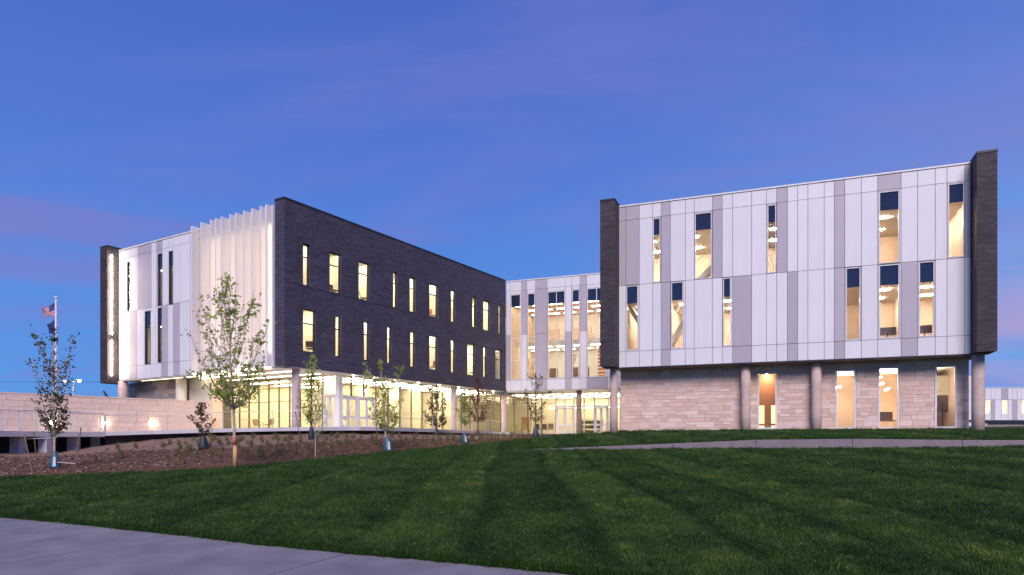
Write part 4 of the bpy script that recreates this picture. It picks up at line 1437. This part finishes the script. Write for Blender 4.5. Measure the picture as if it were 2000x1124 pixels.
# the tall tree before the white fins
D2 = g_at(462, 916)
r2, p2 = tree(459, 916, D2, 535, 150, 'tall slim birch with bright leaves and bare lower trunk before the white fins', 'bright', .40, 26, 40, .076, .07, 5, .9,
              shape=lambda f: (.42 + .62 * math.sin(math.pi * min(1, .16 + .80 * f))) * (1 if f < .78 else max(.14, 1 - (f - .78) * 3.6)), lean=-.28, twigs=4)
wrap = MB(); wrap.lathe([(.088, 0), (.078, .85)], 12); wrap.build('lower_trunk', mat('orange_lower_trunk', (.62, .40, .16), .6, .1), T(p2.x, p2.y, p2.z + .03), r2, True)  # orange layer round the lower trunk
wrap = MB(); wrap.lathe([(.074, 0), (.07, .3)], 12); wrap.build('trunk_tape', mat('pink_tape', (.62, .16, .12), .6, .1), T(p2.x - .035, p2.y, p2.z + .95), r2, True)

D3 = g_at(396, 879)
tree(394, 879, D3, 787, 46, 'small bronze leaved sapling beside the tan wall left of the birch', 'bronze', .42, 9, 24, .075, .03, 21, .3, bark=BARK2)
bag(397, 853, 880, D3 - .02, 19, BAG_G, 'dark green watering bag under the small bronze sapling')
D4 = g_at(617, 899)
tree(617, 899, D4, 750, 50, 'thin white stemmed sapling with sparse pale leaves right of the birch', 'bright', .42, 10, 12, .045, .026, 31, .5, bark=mat('white_bark', (.6, .55, .5), .8), lean=-.07)
D5 = g_at(608, 861)
tree(608, 861, D5, 694, 60, 'narrow green tree standing in front of the corner column', 'bright', .25, 14, 26, .085, .06, 41, .9, bark=BARK2, shape=lambda f: .9 - .55 * f)
bag(608, 835, 862, D5 - .02, 12, BAG_D, 'black watering bag at the foot of the tree before the corner column')
D6 = g_at(756, 884)
tree(756, 884, D6, 702, 88, 'multi stemmed tree with green top clumps before the lobby doors', 'bright', .28, 15, 34, .085, .07, 51, 1.0, shape=lambda f: .55 + .5 * f, lean=-.35)
bag(757, 856, 885, D6 - .02, 20, BAG_T, 'teal watering bag with white print below the tree before the lobby doors', True)
D7 = g_at(852, 850)
tree(853, 850, D7, 752, 52, 'rounded bronze leaved tree with a dark bag before the lit glazing', 'bronze', .22, 13, 30, .10, .06, 61, .7, bark=BARK2, shape=lambda f: .8 + .2 * math.sin(3 * f))
bag(852, 835, 851, D7 - .02, 11, BAG_D, 'small black watering bag under the rounded bronze tree')
D8 = g_at(907, 867)
tree(907, 867, D8, 762, 34, 'small lime green sapling with a bright blue bag', 'lime', .42, 10, 24, .08, .03, 71, .6)
bag(907, 847, 868, D8 - .02, 15, BAG_T, 'bright blue watering bag under the lime green sapling', True)
D9 = g_at(933, 848)
tree(933, 848, D9, 735, 50, 'reddish topped tree right of the lime sapling', 'red', .3, 13, 28, .10, .06, 81, .8, bark=BARK2)
bag(933, 834, 847, D9 - .02, 9, BAG_D, 'tiny black watering bag under the reddish topped tree')
D10 = g_at(1046, 855)
tree(1046, 855, D10, 727, 66, 'sparse dark leaved tree in front of the glazed link', 'bronze', .3, 14, 16, .10, .06, 91, .7, bark=BARK2, shape=lambda f: .4 + .6 * f if f < .6 else .9 - (f - .6) * 1.2)
bag(1046, 836, 856, D10 - .02, 13, BAG_N, 'navy watering bag under the tree in front of the link')
stake((577, 806), (588, 850), D5 - 2, D5 - 2, 'thin leaning stake left of the corner column')
stake((733, 806), (738, 850), D6 + 4, D6 + 4, 'thin stake left of the tree before the lobby doors')

# ornamental grass clumps in the mulch
def clump_mesh(seed, m):
    rg = random.Random(seed); v = []; f = []
    for i in range(70):
        a_ = rg.uniform(0, 6.28); l = rg.uniform(.22, .5); sp = rg.uniform(.02, .28)
        b0 = Vector((rg.gauss(0, .05), rg.gauss(0, .05), 0)); d = Vector((math.cos(a_), math.sin(a_), 0)); w = Vector((-d.y, d.x, 0)) * .006
        m1 = b0 + d * sp * .4 + Vector((0, 0, l * .65)); e = b0 + d * sp * 1.2 + Vector((0, 0, l))
        k = len(v); v += [b0 - w, b0 + w, m1 + w, m1 - w, e]; f += [(k, k + 1, k + 2, k + 3), (k + 3, k + 2, k + 4)]
    me = bpy.data.meshes.new('grass_clump'); me.from_pydata([tuple(q) for q in v], [], f); me.materials.append(m); return me


CLM = mat('ornamental_grass_blade', (.25, .26, .10), .8, .2, 3, c2=(.13, .12, .05), trans=.3)
cms = [clump_mesh(s, CLM) for s in range(4)]
rng = random.Random(17)
n = 0
spots = []
while n < 220:
    px = rng.uniform(330, 1000) if n % 6 else rng.uniform(180, 1000); k = rng.uniform(.10, .72) if n % 7 else rng.uniform(.7, .97)
    x, y, z = mulch_fn(px, k)
    if k > .8 and rng.random() < .5: continue
    if any((x - a_) ** 2 + (y - b_) ** 2 < .5 for a_, b_ in spots): continue
    spots.append((x, y)); n += 1
    s = rng.uniform(.5, 1.05)
    o = share('grass_clump', cms[n % 4], T(x, y, z - .01, rng.uniform(0, 6)) @ Matrix.Scale(s, 4))
    tag(o, 'small yellowish ornamental grass clump in the bark bed', 'grass clump', 'young ornamental grasses in the bark bed')

# ================================================================== LAWN BLADES
def tuft(seed, n, h, spread, w):
    rg = random.Random(seed); v = []; f = []
    for i in range(n):
        a_ = rg.uniform(0, 6.28); l = h * rg.uniform(.55, 1.1); b0 = Vector((rg.gauss(0, spread), rg.gauss(0, spread), -.01))
        d = Vector((math.cos(a_), math.sin(a_), 0)); lean = l * rg.uniform(.1, .75)
        ww = Vector((-d.y, d.x, 0)) * w * rg.uniform(.7, 1.2)
        m1 = b0 + d * lean * .35 + Vector((0, 0, l * .6)); e = b0 + d * lean + Vector((0, 0, l * .95))
        k = len(v); v += [b0 - ww, b0 + ww, m1 + ww * .8, m1 - ww * .8, e]; f += [(k, k + 1, k + 2, k + 3), (k + 3, k + 2, k + 4)]
    me = bpy.data.meshes.new('tuft'); me.from_pydata([tuple(q) for q in v], [], f); return me


def blade_mat():
    m, n, b, out = new_mat('grass_blade')
    b.inputs['Roughness'].default_value = .55; b.inputs['Specular IOR Level'].default_value = .35
    at = n.nodes.new('ShaderNodeAttribute'); at.attribute_type = 'INSTANCER'; at.attribute_name = 'tone'
    r = n.nodes.new('ShaderNodeValToRGB'); n.links.new(at.outputs['Fac'], r.inputs[0])
    r.color_ramp.elements[0].position = 0; r.color_ramp.elements[0].color = (.010, .036, .004, 1)
    r.color_ramp.elements[1].position = 1; r.color_ramp.elements[1].color = (.22, .27, .04, 1)
    e = r.color_ramp.elements.new(.5); e.color = (.040, .104, .013, 1)
    e = r.color_ramp.elements.new(.82); e.color = (.082, .162, .024, 1)
    n.links.new(r.outputs[0], b.inputs['Base Color'])
    tr = n.nodes.new('ShaderNodeBsdfTranslucent'); n.links.new(r.outputs[0], tr.inputs[0])
    mx = n.nodes.new('ShaderNodeMixShader'); mx.inputs[0].default_value = .25
    n.links.new(b.outputs[0], mx.inputs[1]); n.links.new(tr.outputs[0], mx.inputs[2]); n.links.new(mx.outputs[0], out.inputs[0])
    return m


BLADE = blade_mat()
tc_ = bpy.data.collections.new('tuft_shapes')
for i in range(5):
    me = tuft(i, 18, .078, .032, .0034); me.materials.append(BLADE)
    tc_.objects.link(bpy.data.objects.new('tuft_shape', me))

nr = np.random.RandomState(5)
P = []; RT = []; SCL = []; TONE = []


def add_pts(n, d0, d1, upper=False, pxr=(-60, 2060)):
    for _ in range(n):
        px = nr.uniform(*pxr)
        if not upper:
            u_ = nr.random_sample(); d = math.sqrt(d0 * d0 + (d1 * d1 - d0 * d0) * u_)
            if d < interp_edge(px) + .02 or d > interp_far(px): continue
            x = (px - 1000) / F * d; z = zlow(x, d) + .03
        else:
            k = nr.random_sample(); x, d, z = up_z(px, k)
        xx = x + .6 + .12 * math.sin(d * .35)
        band = math.sin(xx * math.pi / 1.8)
        seam = math.exp(-((xx + .9) % 1.8 - .9) ** 2 / .03)
        away = 1 if band > 0 else -1
        strength = min(1, abs(band) * 2.5)
        P.append((x, d, z))
        RT.append((-.42 * away * strength + nr.normal(0, .18), nr.normal(0, .18), nr.uniform(0, 6.283)))
        cl_ = mnoise.noise(Vector((x * 3.1, d * 3.1, 2)))
        SCL.append(nr.uniform(.7, 1.3) * (1 + max(0, d - 10) * .035) * (1 + .35 * cl_) * (1 - .35 * seam))
        patch = mnoise.noise(Vector((x * .7, d * .7, 5))) * .30 + cl_ * .30
        if x < -2.2: seam *= .35; away *= .6
        if x > 6: seam *= .5
        patch += mnoise.noise(Vector((x * 1.6, d * .9, 12))) * .22
        t_ = .40 - .10 * away * strength - .33 * seam + patch + nr.normal(0, .13)  # stripe and seam shading painted into the blade tone, besides the lean
        if nr.random_sample() < .02: t_ += .5
        TONE.append(min(1, max(0, t_)))


_epx = np.arange(-100, 2101, 5.0)
_ed = np.array([interp(EDGED, p)[0] + edge_noise(p) for p in _epx]); _fd = np.array([low_far(p) for p in _epx])
interp_edge = lambda p: float(np.interp(p, _epx, _ed)); interp_far = lambda p: float(np.interp(p, _epx, _fd))
add_pts(52000, 5.5, 12)
add_pts(60000, 12, 20)
add_pts(45000, 20, 34)
add_pts(12000, 34, 52, pxr=(400, 1200))
add_pts(20000, 0, 0, True, (935, 2060))
# denser fringe along the path and at the foot and head of the wall
for _ in range(9000):
    px = nr.uniform(-60, 1500); d = interp_edge(px) + nr.exponential(.06); x = (px - 1000) / F * d
    P.append((x, d, zlow(x, d) + .0)); RT.append((nr.normal(0, .3), nr.normal(0, .3), nr.uniform(0, 6.28))); SCL.append(nr.uniform(.7, 1.15)); TONE.append(min(1, max(0, nr.normal(.35, .15))))
me = bpy.data.meshes.new('grass_blades'); me.from_pydata(P, [], [])
for nm, dt, arr in (('rot', 'FLOAT_VECTOR', RT), ('scl', 'FLOAT', SCL), ('tone', 'FLOAT', TONE)):
    at = me.attributes.new(nm, dt, 'POINT')
    at.data.foreach_set('vector' if dt == 'FLOAT_VECTOR' else 'value', np.array(arr, dtype=np.float32).ravel())
go = place(bpy.data.objects.new('grass', me), Matrix.Identity(4))
tag(go, 'short dark green mown grass of the lawn', 'grass', kind='stuff')
me.materials.append(BLADE)
ng = bpy.data.node_groups.new('grass_scatter', 'GeometryNodeTree')
ng.interface.new_socket('Geometry', in_out='INPUT', socket_type='NodeSocketGeometry')
ng.interface.new_socket('Geometry', in_out='OUTPUT', socket_type='NodeSocketGeometry')
gi = ng.nodes.new('NodeGroupInput'); gout = ng.nodes.new('NodeGroupOutput')
ip = ng.nodes.new('GeometryNodeInstanceOnPoints'); ci = ng.nodes.new('GeometryNodeCollectionInfo')
ci.inputs['Collection'].default_value = tc_; ci.inputs['Separate Children'].default_value = True; ci.inputs['Reset Children'].default_value = True
ip.inputs['Pick Instance'].default_value = True


def nattr(nm, dt):
    a_ = ng.nodes.new('GeometryNodeInputNamedAttribute'); a_.data_type = dt; a_.inputs['Name'].default_value = nm
    return [o for o in a_.outputs if o.enabled and o.name == 'Attribute'][0]


ng.links.new(gi.outputs[0], ip.inputs['Points']); ng.links.new(ci.outputs[0], ip.inputs['Instance'])
e2r = ng.nodes.new('FunctionNodeEulerToRotation'); ng.links.new(nattr('rot', 'FLOAT_VECTOR'), e2r.inputs[0])
# spin first about Z, then lean along the mowing direction
ax = ng.nodes.new('FunctionNodeRandomValue'); ax.data_type = 'FLOAT'
ng.links.new(e2r.outputs[0], ip.inputs['Rotation']); ng.links.new(nattr('scl', 'FLOAT'), ip.inputs['Scale'])
ng.links.new(ip.outputs[0], gout.inputs[0])
md = go.modifiers.new('scatter', 'NODES'); md.node_group = ng

# ================================================================== FLAGPOLE, FLAGS, LAMPS, BIRD
DFP = 50.0
fx = (109 - 1000) / F * DFP
fp = empty('flagpole', fx, DFP, 0, label='tall white flagpole behind the tan wall on the far left', cat='flagpole')
POLE = mat('pole_white', (.72, .70, .74), .35, .03)
ztop = (862 - 584) * DFP / F
MB().tube([(0, 0, -.5), (0, 0, ztop * .5), (0, 0, ztop)], [.10, .085, .05], 14).build('pole', POLE, T(fx, DFP, 0), fp, True)
MB().lathe([(.02, -.1), (.09, -.06), (.12, 0), (.09, .07), (.02, .11)], 14).build('finial', POLE, T(fx, DFP, ztop + .1), fp, True)
FR = mat('flag_red', (.50, .03, .06), .7, .05, trans=.3); FW = mat('flag_white', (.7, .66, .7), .7, .03, trans=.3); FB = mat('flag_blue', (.03, .05, .22), .7, .05, trans=.3)


def flag(ya, yb, wpx, stripes, label):
    z1 = (862 - ya) * DFP / F; h = (yb - ya) * DFP / F; w = wpx * DFP / F
    nx, nz_ = 26, 26
    v = []; f = []; fm = []

    def P_(i, j, off=0):
        a_ = i / nx; b_ = j / nz_
        x = -.09 - w * a_ * (1 - .12 * math.sin(b_ * 3)); y = .22 * math.sin(a_ * 7 + b_ * 1.5) * a_ + off
        z = z1 - h * b_ * (1 - .35 * a_) - h * .55 * a_ ** 1.2 + .05 * math.sin(a_ * 9 + b_ * 4)
        return (x, y, z)
    for i in range(nx + 1):
        for j in range(nz_ + 1): v.append(P_(i, j))
    for i in range(nx):
        for j in range(nz_):
            f.append((i * (nz_ + 1) + j, i * (nz_ + 1) + j + 1, (i + 1) * (nz_ + 1) + j + 1, (i + 1) * (nz_ + 1) + j))
            if stripes:
                fm.append(2 if (i < 11 and j < 14) else (0 if (j // 2) % 2 == 0 else 1))
            else: fm.append(2)
    o = mesh_obj('flag', v, f, None, T(fx, DFP, 0), None, True, [FR, FW, FB], fm)
    tag(o, label, 'flag')
    if stripes:
        sv = []; sf = []
        for r_ in range(9):
            for c_ in range(6 if r_ % 2 == 0 else 5):
                ci_, cj = 1 + c_ * 1.75 + (0 if r_ % 2 == 0 else .87), .9 + r_ * 1.5
                for off in (-.004, .004):
                    k = len(sv)
                    for q in range(10):
                        rr = .42 if q % 2 == 0 else .17; t = math.pi / 2 + q * math.pi / 5
                        sv.append(P_(ci_ + rr * math.cos(t), cj - rr * math.sin(t), off))
                    sf.append(tuple(range(k, k + 10)))
        mesh_obj('stars', sv, sf, FW, T(fx, DFP, 0), o)
    return o


flag(593, 618, 27, True, 'red white and blue striped flag flying from the top of the flagpole')
flag(624, 652, 16, False, 'dark blue flag hanging below the striped flag on the same pole')

for px, py, D, arm, lab in ((155, 744, 92, -12, 'street lamp with a short arm and brighter light right of the flagpole'), (128, 745, 120, 0, 'more distant street lamp light just right of the flagpole')):
    x = (px - 1000) / F * D; z = (862 - py) * D / F
    r_ = empty('street_lamp', x + arm * D / F, D, 0, label=lab, cat='street lamp')
    pxp = x + arm * D / F
    mm = MB(); mm.tube([(0, 0, 0), (0, 0, z * .9), (0, 0, z - .15), (-arm * D / F * .5, 0, z + .08), (-arm * D / F + .01, 0, z + .12)], [.11, .08, .07, .05, .05], 8)
    mm.build('pole', POLE, T(pxp, D, 0), r_, True)
    MB().box(-.35, .35, -.16, .16, -.02, .10).build('lamp_head', POLE, T(x, D, z + .08), r_)
    MB().lathe([(.03, -.22), (.16, -.16), (.22, -.04), (.2, .0)], 12).build('lamp', LSTREET, T(x, D, z + .05), r_, True)
# overhead cable
cab = MB(); pts = []
for i in range(25):
    X = -160 + i * 8; pts.append((X, 130, (862 - 746.5) * 130 / F + .5 * ((X + 90) / 60) ** 2 * .6))
cab.tube(pts, .035, 5)
tag(cab.build('power_line', DARKMETAL), 'thin dark overhead cable crossing the sky low on the left', 'cable')

# bird perched on the tan wall
s = SFc.s_at(208); bp = SFc.pt(s, -.15, 3.09)
bird = empty('bird', bp.x, bp.y, bp.z, label='black bird perched on top of the tan block wall', cat='bird')
FEA = mat('black_feathers', (.012, .012, .016), .5, .1, 20)
bm_ = bmesh.new(); bmesh.ops.create_uvsphere(bm_, u_segments=14, v_segments=10, radius=1)
for v in bm_.verts:
    t = v.co.x
    v.co = Vector((v.co.x * .20, v.co.y * .075 * (1.15 - .3 * abs(t)), v.co.z * .08 * (1.1 - .25 * abs(t))))
    v.co = Matrix.Rotation(R(52), 4, 'Y') @ v.co
bmesh.ops.transform(bm_, matrix=Matrix.Translation((0, 0, .19)), verts=bm_.verts)
hd = bmesh.ops.create_uvsphere(bm_, u_segments=12, v_segments=8, radius=.062)['verts']
bmesh.ops.transform(bm_, matrix=Matrix.Translation((-.12, 0, .37)), verts=hd)
bk = bmesh.ops.create_cone(bm_, segments=8, radius1=.022, radius2=.002, depth=.09, cap_ends=True)['verts']
bmesh.ops.transform(bm_, matrix=Matrix.Translation((-.205, 0, .375)) @ Matrix.Rotation(R(-90), 4, 'Y'), verts=bk)
me = bpy.data.meshes.new('body'); bm_.to_mesh(me); bm_.free(); me.materials.append(FEA)
me.polygons.foreach_set('use_smooth', [True] * len(me.polygons))
share('body', me, W[bird.name], bird)
MB().box(-.02, .2, -.035, .035, -.008, .008, Matrix.Translation((.10, 0, .08)) @ Matrix.Rotation(R(38), 4, 'Y')).build('tail', FEA, W[bird.name], bird)
for yy in (-.03, .03):
    MB().tube([(0, yy, 0), (.01, yy, .07), (0, yy, .13)], .008, 5).tube([(-.04, yy, .008), (.03, yy, .008)], .007, 5).build('leg', FEA, W[bird.name], bird)

# ================================================================== FURNITURE BEHIND THE GLASS
CH_D = mat('chair_dark', (.10, .06, .05), .6); CH_Y = mat('chair_yellow', (.45, .38, .10), .6); CH_B = mat('chair_brown', (.30, .19, .10), .6)


def chair(p, rz, m, label, group=None, s=1.0):
    r_ = empty('chair', p.x, p.y, p.z, rz, label=label, cat='chair', group=group)
    M0 = W[r_.name] @ Matrix.Scale(s, 4)
    MB().box(-.24, .24, -.24, .24, .42, .47).build('seat', m, M0, r_)
    MB().box(-.23, .23, -.03, .02, .50, .92, Matrix.Translation((0, .24, 0)) @ Matrix.Rotation(R(-8), 4, 'X')).build('backrest', m, M0, r_)
    for a_ in (-.2, .2):
        for b_ in (-.2, .2):
            MB().tube([(a_, b_, .42), (a_ * 1.1, b_ * 1.1, 0)], .015, 6).build('leg', STEEL, M0, r_)


def table(p, rz, label, r=.5):
    r_ = empty('table', p.x, p.y, p.z, rz, label=label, cat='table')
    MB().lathe([(r, .71), (r, .75)], 24).build('tabletop', INT_WHITE, W[r_.name], r_)
    MB().tube([(0, 0, 0), (0, 0, .71)], .04, 8).build('leg', STEEL, W[r_.name], r_)
    MB().lathe([(.3, 0), (.28, .03)], 16).build('base', STEEL, W[r_.name], r_)


def at_face(face, px, depth, z):
    f = face.shifted(-depth); return f.pt(f.s_at(px), 0, z)


for px, dd, lab in ((472, 1.6, 'brown chair behind the lobby glass nearest the plaster wall'), (504, 2.2, 'brown chair behind the lobby glass left of the round table'), (526, 2.0, 'brown chair behind the lobby glass right of the round table')):
    chair(at_face(GF, px, dd, FL), random.uniform(0, 6), CH_B, lab, s=1.15)
table(at_face(GF, 515, 2.6, FL), 0, 'round white table between two chairs behind the lobby glass')
BAN = mat('banner_red', (.40, .10, .06), .6)
for px, lab in ((478.5, 'leftmost of three narrow red banners in the lobby'), (487, 'middle of three narrow red banners in the lobby'), (496, 'rightmost of three narrow red banners in the lobby')):
    p = at_face(GF, px, 3.0, FL)
    b_ = empty('banner', p.x, p.y, p.z, GF.rz, label=lab, cat='banner')
    share('cloth', box_mesh(.22, .02, 1.0, BAN), W[b_.name] @ T(0, 0, 1.25), b_)
    MB().tube([(0, .03, 0), (0, .03, 1.8)], .015, 6).lathe([(.2, 0), (.18, .03)], 12).build('stand', STEEL, W[b_.name], b_)
for px, m, dd, lab in ((1010, CH_Y, 1.2, 'yellow lounge chair behind the link glass, leftmost'), (1022, CH_Y, 1.6, 'yellow lounge chair behind the link glass beside the wooden kiosk'), (1056, CH_D, 1.4, 'dark chair behind the link glass right of the sparse tree'), (1066, CH_D, 2.0, 'dark chair behind the link glass between two others'), (1076, CH_B, 1.2, 'brown chair behind the link glass next to the left white doors')):
    chair(at_face(KG, px, dd, KFL), random.uniform(0, 6), m, lab, s=1.25)
for k_, (px, zf, lab) in enumerate(((652, 10.98, 'dark chair in the second upper window of the brick front'), (712, 10.98, 'dark chair in the third upper window of the brick front'),
        (846, 10.98, 'brown chair in the sixth upper window of the brick front'), (607, 6.28, 'dark chair in the first lower window of the brick front'),
        (846, 6.28, 'brown chair in the sixth lower window of the brick front'), (921, 6.28, 'dark chair in the eighth lower window of the brick front'))):
    chair(at_face(DF, px, .9, zf), DF.rz + .7 * k_, CH_D if k_ not in (2, 4) else WOOD, lab, s=1.1)
p = at_face(KG, 1026, 3.0, KFL)
kk = empty('kiosk', p.x, p.y, p.z, KG.rz, label='wooden framed kiosk panel behind the link glass', cat='kiosk')
share('panel_board', box_mesh(.9, .12, 1.3, WOOD), W[kk.name] @ T(0, 0, 1.3), kk)
for a_ in (-.4, .4): share('leg', box_mesh(.08, .1, .65, CH_D), W[kk.name] @ T(a_, 0, .325), kk)
# screens, board and chairs in the rooms of the right block
SCRN = mat('screen_grey', (.20, .14, .12), .3)


def screen(face, px, dd, z, w, h, label, zf):
    p = at_face(face, px, dd, zf)
    r_ = empty('monitor', p.x, p.y, p.z, face.rz, label=label, cat='monitor')
    share('screen', box_mesh(w, .06, h, SCRN), W[r_.name] @ T(0, 0, z - zf), r_)
    MB().tube([(0, 0, 0), (0, 0, z - zf)], .04, 8).lathe([(.25, 0), (.22, .03)], 12).build('stand', CH_D, W[r_.name], r_)


screen(RF, 1733, .9, 6.95, 1.0, .5, 'wide grey monitor in the lowest corner of the wide lower window', 6.3)
screen(RF, 1806, .9, 6.95, .8, .5, 'grey monitor in the lower window near the right brick pylon', 6.3)
screen(SW, 1841, 2.4, 2.45, .62, 1.1, 'dark upright display on a stand in the rightmost stone wall window', .75)
WB = mat('white_board', (.9, .85, .7), .4)
p = at_face(SW, 1842, 4.5, .75)
wbo = empty('projection_board', p.x, p.y, p.z, SW.rz, label='large pale projection board in the rightmost stone wall window', cat='board')
share('board', box_mesh(1.5, .05, 2.2, WB), W[wbo.name] @ T(0, 0, 2.6), wbo)
for a_ in (-.6, .6): share('leg', box_mesh(.06, .06, 1.5, STEEL), W[wbo.name] @ T(a_, .06, .75), wbo)
for px, lab in ((1722, 'dark chair, left one of the pair in the third stone wall window'), (1737, 'dark chair, right one of the pair in the third stone wall window')):
    chair(at_face(SW, px, 1.3, .75), SW.rz + .1, CH_D, lab, s=1.3)

# ================================================================== FAR BUILDING
DB = 112.0
FF = Face((0, DB), (1, 0), (0, -1))
fb = empty('far_building', 110, DB, 1.5, label='distant low white panelled building beyond the right pylon', cat='building')
zq = lambda y: (862 - y) * DB / F
fx_ = lambda p: (p - 1000) / F * DB
fw = [(fx_(a_), fx_(b_), zq(809), zq(781)) for a_, b_ in ((1924, 1936), (1956, 1969), (1994.5, 2007), (2032, 2044), (2070, 2083))]
wall_holes(FF, 'backing_wall', fx_(1900), fx_(2150), zq(821), zq(759), -.4, -.06, fw, BACKING, fb)
edges = [1900, 1924, 1936, 1943, 1956, 1969, 1977, 1987, 1994.5, 2007, 2016, 2032, 2044, 2056, 2070, 2083, 2110, 2150]
gre = {(1936, 1943), (1977, 1987), (2016, 2032)}
for a_, b_ in zip(edges[:-1], edges[1:]):
    iswin = any(abs(fx_(a_) - w[0]) < .05 for w in fw)
    g1 = GREY if (iswin and a_ in (1956, 2032)) else WHITE
    fbox(FF, 'panel', fx_(a_) + .02, fx_(b_) - .02, zq(781) + .02, zq(759), -.05, 0, g1, fb)
    if not iswin:
        fbox(FF, 'panel', fx_(a_) + .02, fx_(b_) - .02, zq(821), zq(781) - .02, -.05, 0, GREY if (a_, b_) in gre else WHITE, fb)
    else:
        fbox(FF, 'panel', fx_(a_) + .02, fx_(b_) - .02, zq(821), zq(809) - .02, -.05, 0, WHITE, fb)
for w in fw:
    window(FF, w[0] + .02, w[1] - .02, w[2] + .02, w[3] - .02, depth=.15, fw=.08, o=-.01, parent=fb)
fbox(FF, 'coping', fx_(1900), fx_(2150), zq(759), zq(757.5), -.5, .05, TRIM, fb)
fbox(FF, 'interior_wall', fx_(1900), fx_(2150), zq(821), zq(775), -4.2, -4, INT_WARM, fb)
fbox(FF, 'ceiling', fx_(1900), fx_(2150), zq(778), zq(776), -4, -.41, CEIL, fb)
fbox(FF, 'interior_floor', fx_(1900), fx_(2150), zq(816), zq(815), -4, -.41, CEIL, fb)
for p_ in (1930, 1962, 2000, 2038, 2076):
    fbox(FF, 'ceiling_light', fx_(p_) - .8, fx_(p_) + .8, zq(779.5), zq(778.6), -1.8, -1.2, LDW, fb)
fbox(FF, 'fascia', fx_(1900), fx_(2150), zq(825), zq(821.1), -.6, .08, DARKMETAL, fb)
fbox(FF, 'base_wall', fx_(1934), fx_(2150), .8, zq(825.1), -1.2, -.6, CONC, fb)
fbox(FF, 'roof', fx_(1900), fx_(2150), zq(762), zq(761), -20, -.5, BACKING, fb)
fbox(FF, 'side_wall', fx_(1900), fx_(1901), .8, zq(760), -20, -.61, WHITE, fb)
fbox(FF, 'base_column', fx_(1922), fx_(1930), .8, zq(825.1), -1.0, -.2, CONC, fb)
fbox(FF, 'rooftop_unit', fx_(1924), fx_(1935), zq(757.4), zq(755), -4, -2, DARKMETAL, fb)
# taller part seen through the gap beside the pylon column
fbox(FF, 'stair_tower', fx_(1870), fx_(1899.8), 1.0, zq(735), -8, .6, WHITE, fb)
fbox(FF, 'fascia', fx_(1870), fx_(1899.8), zq(825), zq(821), .601, .68, DARKMETAL, fb)
